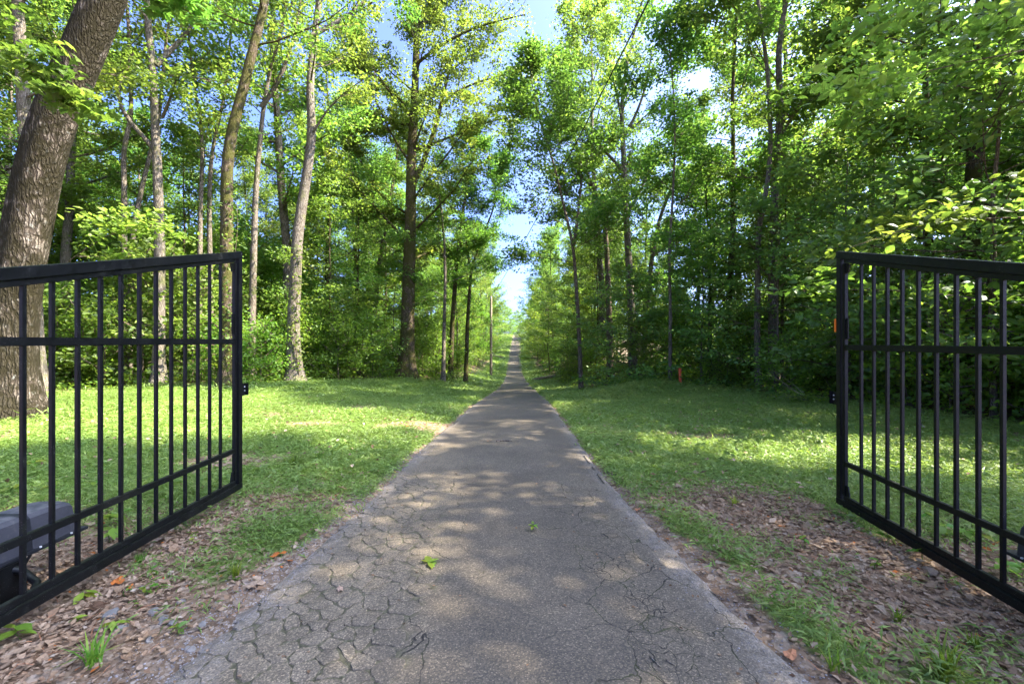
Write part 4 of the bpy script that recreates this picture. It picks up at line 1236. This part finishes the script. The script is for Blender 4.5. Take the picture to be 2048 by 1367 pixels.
# ------------------------------------------------------------------ fallen leaves
def litter(n, xr, yr, size, rng, dens=1.0, wood=False):
    x = rng.uniform(*xr, n); y = rng.uniform(*yr, n)
    d = np.abs(x - road_c(y)) - road_half(y)
    c = cover_f(x, y)
    pr = np.clip(1 - 1.0 * c, .0, 1) * np.clip((d + .02 + .1 * (fbm(x, y, 3, 90) - .5)) / .3, 0, 1) * dens * (.45 + .8 * fbm(x, y, 1.5, 95))
    pr = pr * np.where((x < 0) & (d < .45), .45, 1)
    k = (rng.random(n) < pr) & (np.abs(x) < 1.25 * y + .8)
    x, y = x[k], y[k]; m = len(x)
    N = rng.normal(size=(m, 3)) * .27; N[:, 2] = 1; N /= np.linalg.norm(N, axis=1)[:, None]
    th = rng.random(m) * 2 * PI
    a = np.stack([np.cos(th), np.sin(th), np.zeros(m)], 1); a -= (a * N).sum(1)[:, None] * N; a /= np.linalg.norm(a, axis=1)[:, None]
    s = np.cross(N, a)
    L = size * rng.uniform(.5, 1.35, m); cu = rng.uniform(-.1, .32, m); w = rng.uniform(.25, .45, m)
    # six points with a lobed edge, folded along the rib and curled at the tip
    sh = np.array([[0, 0], [.32, 1.0], [.62, .62], [1, 0], [.68, -.7], [.30, -.95], [.5, 0]])
    jit = rng.normal(size=(m, 7, 2)) * np.array([.06, .12])
    al = sh[None, :, 0] + jit[..., 0]; ac = (sh[None, :, 1] + jit[..., 1]) * w[:, None]
    lift = np.abs(ac) * cu[:, None] * 1.8 + np.array([0, .0, .05, .16, .05, 0, 0])[None] * rng.uniform(-.4, 1.2, m)[:, None]
    C = np.stack([x, y, terrain(x, y) + .004 + rng.random(m) * .022], 1)
    V = C[:, None] + L[:, None, None] * (al[..., None] * a[:, None] + ac[..., None] * s[:, None] + lift[..., None] * N[:, None])
    tri = np.array([[6, 0, 5], [6, 5, 4], [6, 4, 3], [6, 3, 2], [6, 2, 1], [6, 1, 0]])
    tone = np.clip(.56 + .14 * rng.normal(size=m), 0, .92); tone = np.where(rng.random(m) < .010, 1.0, tone)
    return (V.reshape(-1, 3), (np.arange(m)[:, None, None] * 7 + tri[None]).reshape(-1, 3), 0, {'tone': np.repeat(tone, 7)})


rng = np.random.default_rng(10)
lp = [litter(125000, (-5, 5), (1.3, 4.9), .027, rng), litter(9000, (-5, 5), (1.3, 4.8), .055, rng), litter(16000, (-9, 9), (3, 10), .06, rng)]
n = 420
y = 1.5 + 14 * rng.random(n) ** 1.6; u = np.sign(rng.normal(size=n)) * (1 - .9 * rng.random(n) ** 1.8)
x = road_c(y) + u * road_half(y)
zz = drive_z(x, y) + .006
th = rng.random(n) * 2 * PI
lp += leaves(np.stack([x, y, zz], 1), .024, rng, 'rhomb', 4.0, np.clip(.35 + .2 * rng.normal(size=n), 0, 1), 0, axis=np.stack([np.cos(th), np.sin(th), np.zeros(n)], 1))
n = 1500
x = rng.uniform(-9, 8, n); y = rng.uniform(4, 13, n); k_ = np.abs(x - road_c(y)) > 1.3; x, y = x[k_], y[k_]; n = len(x)
lp += leaves(np.stack([x, y, terrain(x, y) + .05 + .04 * rng.random(n)], 1), .062, rng, 'rhomb', 1.5, np.clip(.5 + .2 * rng.normal(size=n), 0, 1), 0)
tag(link('leaf_litter', make_mesh('leaf_litter', lp, [M['litter']], False)), 'brown and pinkish dead leaves carpeting the ground round the gates', 'leaf litter', kind='stuff')
print('litter tris', sum(len(p[1]) for p in lp))
# pine needles and bits of twig among them
n = 2600
x = rng.uniform(-4, 4.2, n); y = rng.uniform(1.4, 4.2, n)
k = (rng.random(n) < np.clip(1 - cover_f(x, y), 0, 1) * .9) & (np.abs(x - road_c(y)) > road_half(y))
x, y = x[k], y[k]; m = len(x); th = rng.random(m) * 2 * PI; L = rng.uniform(.03, .11, m)
A0 = np.stack([x, y, terrain(x, y) + .022], 1); D = np.stack([np.cos(th) * L, np.sin(th) * L, rng.uniform(-.01, .02, m)], 1)
tb = tubes_batch(np.stack([A0, A0 + D * .5 + np.array([0, 0, .004]), A0 + D], 1), np.full(m, .0016), np.full(m, .0008), 3, 0)
tb = (tb[0], tb[1], 0, {'tone': np.repeat(rng.choice([.15, .3, .98], m), 9)})
tag(link('needle_litter', make_mesh('needle_litter', [tb], [M['litter']], False)), 'thin brown needles and twig scraps strewn over the dead leaves', 'needle litter', kind='stuff')
# loose grit at the edges of the drive
n = 6000
y = rng.uniform(1.3, 6.0, n); sd = rng.choice([-1, -1, 1], n)
x = road_c(y) + sd * (road_half(y) + rng.normal(size=n) * .12 + np.where(sd < 0, .05, .0))
L = rng.uniform(.002, .0065, n)
octv = np.array([[1, 0, 0], [0, 1, 0], [-1, 0, 0], [0, -1, 0], [0, 0, .8], [0, 0, -.8]])
octf = np.array([[0, 1, 4], [1, 2, 4], [2, 3, 4], [3, 0, 4], [1, 0, 5], [2, 1, 5], [3, 2, 5], [0, 3, 5]])
zb = np.maximum(terrain(x, y), np.where(np.abs(x - road_c(y)) < road_half(y) * .99, drive_z(x, y), -9))
V = np.stack([x, y, zb + L * .4], 1)[:, None] + L[:, None, None] * octv[None] * rng.uniform(.6, 1.3, (n, 6, 1))
M['grit'] = paint_material('grit', (.17, .15, .135), .85, (.30, .28, .26), .6, False)
me = make_mesh('grit', [(V.reshape(-1, 3), (np.arange(n)[:, None, None] * 6 + octf[None]).reshape(-1, 3), 0, None)], [M['grit']], False)
tag(link('grit', me), 'loose pale grit along the crumbling edges of the drive', 'grit', kind='stuff')

# ------------------------------------------------------------------ overhanging sprays of large leaves
def spray(label, Y, stems, nleaf, lsize, shape, leaf, seed, tone=.5, spread=.16, cat='branch', flat=.3, up=1.2, r=.014):
    """boughs reaching into the picture, given as pixel polylines at one depth"""
    rng = np.random.default_rng(seed)
    pl = [catmull([P(px, py, Y + dy) for px, py, dy in s], 8) for s in stems]
    org = pl[0][0]
    root = empty('leafy_bough', org, label, cat)
    for q in pl:
        q -= org
        link('limb', make_mesh('limb', tube_parts(q, np.linspace(r, r * .3, 8), 6, 0), [M['twig']]), root)
    cp = crown_of(pl, rng, nleaf, lsize, shape, spread=spread, flat=flat, subs=7, subl=.32, up=up, tone_mu=tone, twig_r=.004)
    link('crown', make_mesh('crown', cp, [M[leaf], M['twig']], False), root)
    return root


spray('bough of big dark maple leaves hanging in the top corner before the huge trunk', 5.6,
      [[(-190, -60, 0), (-60, 60, 0), (40, 130, .2), (110, 190, .3)], [(-60, 60, 0), (-20, 150, -.2), (40, 200, -.3)], [(-190, -60, 0), (20, -20, .2), (100, 110, .2)]], 1500, .14, 'maple', 'leaf', 201, .45, .2)
spray('fringe of maple leaves hanging from the top edge above the left gate', 6.0,
      [[(120, -140, 0), (260, -60, .1), (330, 10, .2), (390, 30, .3)], [(260, -60, 0), (420, -40, .4), (500, 25, .5), (560, 30, .6)], [(420, -40, .4), (560, -40, .6), (640, 20, .7)], [(330, -60, 0), (290, 20, 0), (285, 60, 0)]], 2300, .14, 'maple', 'leaf', 202, .42, .2)
spray('light green bough of long pointed leaves above the right gate', 6.2,
      [[(2250, 40, .4), (2040, 110, .2), (1880, 130, 0), (1760, 160, -.2), (1690, 230, -.3)], [(2250, 40, .4), (2050, 200, .2), (1900, 240, 0), (1780, 260, -.1), (1680, 300, -.2)],
       [(2250, -60, 0), (2080, -10, 0), (1960, 30, 0), (1800, 60, 0)], [(2040, 110, .2), (1940, 60, .3), (1820, 90, .2), (1760, 80, 0)], [(2050, 200, .2), (1950, 300, .3), (1840, 320, .3)]], 5200, .14, 'ovate', 'leaf_light', 203, .55, .24)
spray('low bough of long leaves reaching in over the top rail of the right gate', 6.6,
      [[(2230, 420, .3), (2060, 440, .1), (1900, 430, 0), (1790, 460, -.1), (1700, 495, -.2)], [(2060, 440, .1), (1950, 380, 0), (1850, 400, 0)], [(2230, 480, .3), (2100, 520, .2), (1980, 530, 0), (1880, 560, 0)],
       [(2150, 330, 0), (2040, 340, 0), (1930, 360, 0)]], 3400, .14, 'ovate', 'leaf_light', 204, .5, .24)
spray('sparse bough of pale leaves seen through the bars of the right gate', 6.9,
      [[(2230, 640, .3), (2060, 610, .1), (1900, 590, 0), (1760, 570, -.1), (1650, 580, -.2)], [(2060, 610, .1), (1960, 680, 0), (1860, 690, 0)]], 800, .15, 'ovate', 'leaf', 205, .55, .2)
spray('tips of bright leafy twigs sticking up over the left gate top', 9.5,
      [[(90, 560, .3), (190, 480, .1), (260, 450, 0), (330, 440, 0)], [(190, 480, .1), (240, 400, 0), (250, 350, 0)], [(330, 560, .3), (400, 500, 0), (470, 480, 0), (540, 500, 0)], [(420, 560, 0), (490, 460, 0), (510, 430, 0)], [(100, 480, 0), (180, 330, 0), (240, 310, 0)]],
      2600, .15, 'ovate', 'leaf_light', 206, .75, .25)

# vines on two trunks
def vine(label, Y, pts, nleaf, lsize, seed, w):
    rng = np.random.default_rng(seed)
    q = catmull([P(a, b, Y - .25) for a, b in pts], 14)
    q[0, 2] = float(terrain(q[0, 0], q[0, 1])) - .02
    org = q[0].copy(); q = q - org
    root = empty('climbing_vine', org, label, 'vine')
    link('stem', make_mesh('stem', tube_parts(q, np.linspace(.02, .006, 14), 6, 0), [M['twig']]), root)
    i = rng.integers(0, 14, nleaf)
    C = q[i] + rng.normal(size=(nleaf, 3)) * np.array([w, .12, .22]) + np.array([0, -.05, 0])
    C[:, 2] = np.maximum(C[:, 2], .02)
    link('leaves', make_mesh('leaves', leaves(C, lsize, rng, 'ovate', .5, None, 0), [M['leaf_light']], False), root)


vine('leafy vine climbing the foot of the tall pale trunk', 18, [(600, 752), (590, 690), (592, 620), (600, 560), (603, 500)], 420, .13, 301, .25)
vine('leafy vine wrapped round the lower part of the dark curving trunk', 15, [(470, 755), (462, 620), (470, 500), (480, 430), (470, 390)], 380, .13, 302, .24)

# ------------------------------------------------------------------ seedlings, weeds, tufts
leaf_meshes = []
for k in range(5):
    rg = np.random.default_rng(400 + k)
    leaf_meshes.append(make_mesh('leaf', leaves(np.zeros((1, 3)), 1.0, rg, 'ovate', 6.0, np.array([.35 + .14 * k]), 0, axis=np.array([[1.0, 0, 0]])), [M['weed']], True))


def seedling(px, py, nl, L, h, label, group=None, seed=0, name='seedling'):
    rg = np.random.default_rng(seed)
    b = G(px, py)
    if abs(b[0] - road_c(b[1])) < road_half(b[1]): b[2] = float(drive_z(b[0], b[1]))
    root = empty(name, b, label, 'seedling', group)
    q = np.array([(0, 0, -.01), (rg.normal() * .01, rg.normal() * .01, h * .5), (rg.normal() * .02, rg.normal() * .02, h)])
    link('stem', make_mesh('stem', tube_parts(q, [.0028, .0022, .0014], 5, 0), [M['weed']]), root)
    for i in range(nl):
        o = link('leaf', leaf_meshes[rg.integers(5)], root)
        f = .45 + .55 * (i + 1) / nl
        o.location = (q[2] * f) * np.array([1, 1, 1]) if f > .5 else q[1]
        o.rotation_euler = (rg.normal() * .25, rg.uniform(-.25, .45), i * 2.4 + rg.normal() * .3)
        s = L * rg.uniform(.7, 1.15)
        o.scale = (s, s, s)
    return root


seedling(1845, 1125, 7, .105, .13, 'lush broad-leaved seedling against the bottom rail of the right gate', seed=1)
seedling(1815, 1090, 5, .09, .10, 'broad-leaved seedling just beyond the lush one at the right gate', seed=2)
seedling(1768, 1083, 4, .075, .07, 'small seedling a step left of the two broad-leaved ones at the right gate', seed=3)
seedling(1750, 1140, 5, .05, .06, 'spindly seedling in the middle of the dead leaves inside the right gate', seed=4)
seedling(1610, 1095, 5, .05, .08, 'pale sprig between the two grass clumps beside the drive', seed=5)
seedling(870, 1150, 6, .07, .018, 'flattened green sprig lying on the near part of the drive', seed=6, name='leafy_sprig')
seedling(1067, 1078, 7, .045, .05, 'tiny green weed growing in the middle of the drive', seed=7, name='weed')
seedling(45, 1280, 6, .085, .07, 'yellowing seedling with one large pale leaf below the left gate', seed=8)
seedling(235, 1265, 6, .065, .05, 'green seedling among the stones below the left gate', seed=9)
seedling(170, 1200, 4, .075, .05, 'two-leaved green seedling right under the left gate bottom rail', seed=10)
LG = 'little seedlings in the dead leaves by the left gate'
for k, (px, py) in enumerate(((245, 1190), (290, 1195), (330, 1180), (325, 1125), (310, 1150), (395, 1070), (375, 1090), (150, 1245), (360, 1265), (270, 1215), (425, 1105))):
    seedling(px, py, 3 + k % 3, .04 + .006 * (k % 3), .04, 'little green seedling dotted in the dead leaves outside the left gate', LG, 20 + k)
BG = 'leafy weeds behind the left gate bars'
for k, (px, py) in enumerate(((185, 985), (25, 990), (215, 1055), (240, 1045), (60, 940), (220, 1085), (100, 985))):
    seedling(px, py, 6, .10, .10, 'broad-leaved weed seen through the bars of the left gate', BG, 40 + k, 'weed')
SG = 'leafy weeds behind the right gate bars'
for k, (px, py) in enumerate(((1880, 1075), (1920, 1080), (1960, 1085), (2020, 1160), (1860, 1050), (2035, 1150))):
    seedling(px, py, 6, .10, .10, 'broad dark-leaved weed seen through the bars of the right gate', SG, 60 + k, 'weed')


def tuft(px, py, n, L, label, seed, group=None, spread=.5, name='grass_tuft', w=.012, tone=.55):
    rg = np.random.default_rng(seed)
    b = G(px, py)
    th = rg.random(n) * 2 * PI; lean = rg.uniform(.05, spread, n); Ls = L * rg.uniform(.6, 1.15, n)
    m = 4
    t = np.linspace(0, 1, m)
    d = np.stack([np.cos(th), np.sin(th)], 1)
    base = rg.normal(size=(n, 2)) * L * .09
    pts = np.zeros((n, m, 3))
    for k, tt in enumerate(t):
        pts[:, k, :2] = base + d * (lean * Ls * (tt ** 1.7))[:, None] * 1.3
        pts[:, k, 2] = Ls * (tt - .28 * lean * tt ** 2.2 * 1.6)
    sidev = np.stack([-d[:, 1], d[:, 0], np.zeros(n)], 1)
    ww = w * L / .2 * np.array([.8, 1, .7, .05])
    V = np.stack([pts - sidev[:, None] * ww[None, :, None] / 2, pts + sidev[:, None] * ww[None, :, None] / 2], 2).reshape(-1, 3)
    k, i = np.meshgrid(np.arange(n), np.arange(m - 1), indexing='ij')
    o = k * m * 2 + i * 2
    f = np.stack([o, o + 1, o + 3, o + 2], -1).reshape(-1, 4)
    tn = np.repeat(np.clip(tone + .15 * rg.normal(size=n), 0, 1), m * 2)
    o = link(name, make_mesh(name, [(V, f, 0, {'tone': tn})], [M['weed']], False), loc=b)
    return tag(o, label, 'grass tuft', group)


tuft(472, 1160, 70, .105, 'neat spiky grass tuft at the crumbling left edge of the drive', 1, tone=.6)
tuft(185, 1335, 26, .17, 'loose long-bladed grass tuft in the dead leaves at the bottom left', 2, spread=.9, tone=.7)
tuft(1890, 1360, 40, .2, 'long wispy grass tuft at the bottom right corner', 3, spread=.9, tone=.6)
tuft(1665, 1345, 14, .13, 'few upright grass blades in the dead leaves near the drive edge', 4, spread=.6)
tuft(1795, 1245, 30, .09, 'small grass tuft in the open dead leaves inside the right gate', 5, spread=.8)
tuft(1950, 1300, 40, .1, 'low grass tuft near the bottom rail at the right side', 6, spread=.9)
tuft(590, 935, 160, .17, 'dense dark grass clump on the left lawn just past the gate end', 7, spread=.9, tone=.3)
tuft(640, 925, 120, .15, 'second dense grass clump on the left lawn, nearer the drive', 8, spread=.9, tone=.35)
tuft(280, 1130, 36, .10, 'mossy little tuft under the bottom rail of the left gate', 9, spread=1.0, tone=.2)
tuft(1470, 1010, 40, .1, 'sunlit pale tuft where lawn meets dead leaves', 10, spread=.9, tone=.95)

# ------------------------------------------------------------------ stones, fallen leaves on the drive, sticks
def stone(px, py, r, label, seed, group=None):
    import bmesh
    rg = np.random.default_rng(seed)
    bm = bmesh.new(); bmesh.ops.create_icosphere(bm, subdivisions=2, radius=1)
    k = rg.random(3) * 10
    for v in bm.verts:
        nn = mnoise.noise(Vector((v.co.x * 1.1 + k[0], v.co.y * 1.1 + k[1], v.co.z * 1.1 + k[2])))
        v.co *= 1 + .38 * nn
        v.co.x *= r * 1.15; v.co.y *= r * .85; v.co.z *= r * .5
    me = bpy.data.meshes.new('stone'); bm.to_mesh(me); bm.free(); me.materials.append(M['stone'])
    b = G(px, py)
    o = link('stone', me, loc=(b[0], b[1], b[2] + r * .22)); o.rotation_euler = (rg.normal() * .2, rg.normal() * .2, rg.random() * 6)
    return tag(o, label, 'stone', group)


stone(222, 1232, .043, 'largest grey stone in the dead leaves below the left gate', 1)
stone(240, 1262, .028, 'pale rounded stone half under a green seedling', 2)
stone(308, 1226, .032, 'flat greenish stone right of the largest grey stone', 3)
stone(325, 1242, .026, 'smaller stone touching the flat greenish one', 4)
SGp = 'grey stones scattered in the dead leaves'
for k, (px, py, r) in enumerate(((278, 1180, .026), (345, 1248, .022), (200, 1260, .024), (300, 1282, .02), (330, 1235, .016), (362, 1205, .022), (380, 1300, .02), (405, 1250, .018))):
    stone(px, py, r, 'small grey stone scattered in the dead leaves below the left gate', 10 + k, SGp)


def dead_leaf(px, py, L, tone, label, seed):
    rg = np.random.default_rng(seed)
    b = G(px, py)
    if abs(b[0] - road_c(b[1])) < road_half(b[1]): b[2] = float(drive_z(b[0], b[1]))
    th = np.linspace(0, 2 * PI, 15)[:-1]
    rr = (.5 + .2 * np.abs(np.sin(2.5 * th))) * rg.uniform(.8, 1.1, 14)
    p = np.c_[np.cos(th) * rr, np.sin(th) * rr * .6, .16 * np.cos(th * 2) ** 2 + rg.uniform(0, .08, 14)] * L
    V = np.concatenate([p, [[0, 0, .01]]])
    f = np.array([[i, (i + 1) % 14, 14] for i in range(14)])
    o = link('fallen_leaf', make_mesh('fallen_leaf', [(V, f, 0, {'tone': np.full(15, tone)})], [M['litter']], False), loc=(b[0], b[1], b[2] + .012))
    o.rotation_euler = (0, 0, rg.random() * 6)
    tag(o, label, 'leaf')


dead_leaf(556, 1114, .085, 1.0, 'orange-brown dead leaf at the left edge of the drive beside the grass patch', 1)
dead_leaf(510, 1175, .09, .7, 'tan curled dead leaf near the spiky tuft', 2)
dead_leaf(185, 1222, .12, .1, 'large dark brown dead leaf above the largest stone', 3)
dead_leaf(236, 1168, .08, 1.0, 'rusty orange dead leaf under the left gate', 4)
dead_leaf(680, 1205, .05, .95, 'small tan leaf lying on the cracked plates of the drive', 5)
dead_leaf(1582, 1318, .07, .98, 'tan dead leaf just off the right edge of the drive at the bottom', 6)
dead_leaf(1275, 1022, .06, .98, 'pinkish dead leaf on the right edge of the drive', 7)
dead_leaf(978, 893, .07, .4, 'single brown leaf lying beside the stick on the drive', 8)
dead_leaf(1437, 1198, .06, .3, 'brown dead leaf tucked against the grass strip right of the drive', 9)


def stick(pts, r, label, name='stick', cat='stick', on_drive=True, mat='deadwood', Y=None, group=None):
    q = []
    for px, py in pts:
        b = G(px, py)
        if on_drive: b[2] = float(drive_z(b[0], b[1]))
        b[2] += r * .9
        q.append(b)
    q = catmull(q, 7); org = q[0].copy()
    o = link(name, make_mesh(name, tube_parts(q - org, np.linspace(r, r * .6, 7), 6, 0, .1, 3), [M[mat]]), loc=org)
    return tag(o, label, cat, group)


stick([(993, 893), (1008, 891), (1024, 893)], .011, 'brown stick lying across the middle of the drive')
stick([(360, 1272), (395, 1262), (420, 1252)], .008, 'thin twig lying at the dusty left edge of the drive', on_drive=False)
stick([(1300, 1345), (1312, 1356), (1322, 1366)], .004, 'reddish twig at the bottom edge of the drive', )
stick([(1332, 1351), (1340, 1358), (1348, 1362)], .004, 'second reddish twig at the bottom edge, just right of the first')
stick([(1610, 1082), (1625, 1077), (1642, 1072)], .012, 'short grey stick in the dead leaves inside the right gate', on_drive=False)


def log(p0, p1, r, label):
    q = np.linspace(p0, p1, 8); q[:, 2] += np.sin(np.linspace(0, 5, 8)) * .04
    org = q[0].copy()
    root = empty('fallen_log', org, label, 'log')
    link('trunk', make_mesh('trunk', tube_parts(q - org, np.linspace(r, r * .55, 8), 10, 0, .08, 4), [M['deadwood']]), root)
    for k, (dx, dz) in enumerate(((.3, .5), (-.2, .45))):
        s = q[4 + k] - org
        link('limb', make_mesh('limb', tube_parts(np.array([s, s + [dx * .5, -.2, dz * .5], s + [dx, -.3, dz]]), [r * .3, r * .2, r * .08], 6), [M['deadwood']]), root)


for Y0, x0, x1, lab in ((40, 2.0, 5.2, 'fallen log lying beside the right verge before the drive dips'), (78, 1.9, 6.5, 'fallen dark branch reaching the right edge of the drive on the far slope')):
    log(np.array([x0, Y0, float(terrain(x0, Y0)) + .16]), np.array([x1, Y0 - 2.5, float(terrain(x1, Y0 - 2.5)) + .2]), .17, lab)
log(np.array([-3.9, 81, float(terrain(-3.9, 81)) + .2]), np.array([-1.2, 80, float(terrain(-1.2, 80)) + .15]), .16, 'dark fallen branch on the left verge of the far slope')

# ------------------------------------------------------------------ survey stakes, twiggy bush
def stake(px, py, hpx, w, mat, label, tape=False, Y=None):
    b = G(px, py)
    if Y:
        b = P(px, py, Y); b[2] = float(terrain(b[0], Y)); hpx = (P(px, py - hpx, Y)[2] - b[2]) / Y * F
    s = b[1] / F
    root = empty('survey_stake', b, label, 'stake')
    v, f = box(-w / 2, w / 2, -.012, .012, -.1, hpx * s)
    v[v[:, 2] > 0] += np.array([-.03, 0, 0])
    link('post', bevel_mesh('post', [(v, f, 0, None)], [M[mat]], .003), root)
    if tape:
        h = hpx * s
        v, f = box(-w / 2 - .034, w / 2 - .026, -.016, .016, h * .86, h * .97)
        link('tape', bevel_mesh('tape', [(v, f, 0, None)], [M['tape']], .003), root)
        v, f = box(w / 2 - .026, w / 2 + .05, -.004, .0, h * .84, h * .95)
        link('tape_tail', make_mesh('tape_tail', [(v, f, 0, None)], [M['tape']], False), root)
    return root


stake(1361, 757, 21, .10, 'stake', 'bright orange wooden stake at the back of the right lawn', Y=16.2)
stake(629, 735, 55, .09, 'stake_brown', 'rust-brown stake with yellow tape near the tall pale trunk', True)

rg = np.random.default_rng(55)
b = G(1628, 806)
root = empty('twiggy_bush', b, 'sprawling twiggy bush with bare arching stems left of the right gate', 'bush')
tips = []
for k in range(13):
    az = rg.uniform(PI * .55, PI * 1.15) if k < 8 else rg.uniform(0, 2 * PI)
    L = rg.uniform(.5, 1.25) if k < 9 else rg.uniform(.3, .6)
    q = limb_path(np.zeros(3), np.array([math.cos(az), math.sin(az) * .5, rg.uniform(.35, .9)]), L, rg, 7, -.35, .07)
    link('stem', make_mesh('stem', tube_parts(q, np.linspace(.008, .003, 7), 5, 0), [M['pole_wood']]), root)
    tips += [q[-1], q[-2], q[3], q[2]]
tips = np.array(tips); idx = rg.integers(0, len(tips), 420)
C = tips[idx] + rg.normal(size=(420, 3)) * np.array([.09, .09, .06])
C[:200] = rg.normal(size=(200, 3)) * np.array([.28, .2, .08]) + np.array([0, 0, .14])
C[:, 2] = np.maximum(C[:, 2], .01)
link('leaves', make_mesh('leaves', leaves(C, .085, rg, 'ovate', 1.0, None, 0), [M['leaf_shrub']], False), root)

# ------------------------------------------------------------------ utility pole and its wire
Yp = 48.0
xp = (982 - CX) / F * Yp
zp = float(terrain(xp, Yp))
ztop = CAM_H + (CY - 592) / F * Yp
pole = empty('utility_pole', (xp, Yp, zp), 'slim weathered wooden utility pole on the left verge of the drive', 'pole')
hp = ztop - zp
link('pole', make_mesh('pole', tube_parts(np.array([(0, 0, -.5), (0, 0, hp * .3), (0, 0, hp * .7), (0, 0, hp)]), [.17, .16, .145, .13], 12, 0), [M['pole_wood']]), pole)
v, f = box(-.05, .05, -.20, -.13, hp - .35, hp - .2)
link('bracket', bevel_mesh('bracket', [(v, f, 0, None)], [M['bolt']], .01), pole)
V, q, t = tube([(0, -.17, hp - .19), (0, -.17, hp - .06)], [.05, .035], 8)
link('insulator', make_mesh('insulator', [(V, q, 0, None), (V, t, 0, None)], [M['bolt']]), pole)
p1 = np.array([xp, Yp - .17, ztop - .1]); p0 = P(1293, 0, 8.8)
dvec = p0 - p1
pts = []
for t in np.linspace(0, 1.32, 34):
    p = p1 + dvec * t
    p[2] -= 1.3 * 4 * (t / 1.32) * (1 - t / 1.32) * .55
    pts.append(p)
pts = np.array(pts); pts[:, 2] += np.linspace(0, 1, 34) * 0.55
o = link('overhead_wire', make_mesh('overhead_wire', tube_parts(pts - pts[0], .016, 6, 0), [M['wire']]), loc=pts[0])
tag(o, 'thick black overhead wire slanting down across the gap of sky', 'wire')
for k, dx in enumerate((-.5, -2.4)):
    pass
# guy lines beside the pole
for px0, py0, px1, py1, lab in ((939, 745, 947, 722, 'pale leaning guy-wire marker left of the utility pole'), (949, 745, 955, 718, 'second pale leaning guy-wire marker, nearer the utility pole')):
    A0 = G(px0, py0); A1 = P(px1, py1, A0[1])
    o = link('guy_marker', make_mesh('guy_marker', tube_parts(np.array([A0 * 0 + [0, 0, -.1], (A1 - A0) * .5, A1 - A0]), .03, 6, 0), [M['tape']]), loc=A0)
    tag(o, lab, 'guy marker')

SHORT = ['huge mossy trunk', 'half-hidden pale trunk', 'pale forked tree', 'slim grey trunk', 'slim slanting pale trunk', 'close brown stem', 'close mossy stem', 'dark curving trunk',
         'V-forked brown trunk', 'tall viny pale trunk', 'big oak', 'short stem beside the oak', 'right-leaning dark trunk', 'low-forked slim trunk', 'slanting brown trunk', 'thin dark trunk',
         'straight dark trunk', 'slim drive-side trunk', 'narrow V trunk', 'bare-limbed tree', 'right-leaning brown trunk', 'high dark trunk', 'brown twin trunk', 'pale twin stem',
         'stout dark trunk', 'high thin dark stem', 'smooth trunk by the stake']
MARKS = [(CX + F * x / y, y, nm) for (x, y, r), nm in zip(HERO, SHORT)]
ORD = ['nearest', 'second nearest', 'third nearest', 'fourth nearest', 'fifth nearest', 'sixth nearest', 'seventh nearest', 'eighth nearest', 'ninth nearest']
NTH = ['first', 'second', 'third', 'fourth', 'fifth', 'sixth', 'seventh', 'eighth', 'ninth', 'tenth', 'eleventh', 'twelfth', 'thirteenth', 'fourteenth', 'fifteenth', 'sixteenth', 'seventeenth', 'eighteenth',
       'nineteenth', 'twentieth', 'twenty-first', 'twenty-second', 'twenty-third', 'twenty-fourth', 'twenty-fifth', 'twenty-sixth', 'twenty-seventh', 'twenty-eighth', 'twenty-ninth', 'thirtieth']
pool = {}
for o in list(col.objects):
    if o.parent is not None or o.type != 'EMPTY' or 'group' not in o.keys(): continue
    gname = o['group']
    if not any(w in gname for w in ('tall trees', 'small trees', 'shrubs', 'leafy trees', 'far drive', 'crest')): continue
    x, y, z = o.location
    if y < 1 or abs(x / y) > 1.22: continue
    px = CX + F * x / y
    hgt = max((v for c in o.children for v in [c.bound_box[6][2]]), default=2) * o.scale[0]
    far_ = 'far drive' in gname or 'crest' in gname
    if 'shrub' in gname: what = ('chest-high shrub' if hgt < 1.9 else 'head-high shrub' if hgt < 3.0 else 'tall shrub')
    elif 'tall trees' in gname or gname.startswith('trees'): what = 'tall tree'
    else: what = 'small leafy tree' if hgt < 8 else 'mid-sized leafy tree'
    if far_:
        if 'crest' in gname: key = 'pale ' + what + ' beyond the crest of the drive'
        else: key = what + ' up the ' + ('left' if x < 0 else 'right') + ' side of the far drive'
    else:
        lm = min(MARKS, key=lambda m: abs(m[0] - px) + 4 * abs(m[1] - y))
        dp = px - lm[0]
        dep = 'in front of' if y < lm[1] - .6 else 'behind' if y > lm[1] + .6 else 'level with'
        sd = '' if abs(dp) < 14 else ' and left of' if dp < 0 else ' and right of'
        key = what + ' ' + dep + sd + ' the ' + lm[2]
        key = key.replace('in front of and', 'in front and').replace('level with and', 'level with, just')
    pool.setdefault((key, far_), []).append((y, o))
for (key, far_), lst in pool.items():
    lst.sort(key=lambda t: t[0])
    for i, (y, o) in enumerate(lst):
        if len(lst) == 1: o['label'] = key
        elif far_: o['label'] = key + ', ' + NTH[min(i, len(NTH) - 1)] + ' from the near end'
        else: o['label'] = key + ', ' + (ORD[i] if i < len(ORD) else 'one of the farthest')
for gname in (LG, BG, SG, SGp):
    lst = sorted([o for o in col.objects if o.parent is None and o.get('group') == gname], key=lambda o: o.location[0] / o.location[1])
    for i, o in enumerate(lst): o['label'] = o['label'] + ', ' + NTH[i] + ' from the left'

tri = 0
seen = set()
for o in bpy.data.objects:
    if o.type == 'MESH' and o.data.name not in seen:
        seen.add(o.data.name); tri += sum(max(0, n_ - 2) for n_ in [3]) * 0 + len(o.data.loops) - 2 * len(o.data.polygons)
print('TRIANGLES', tri, 'objects', len(bpy.data.objects))
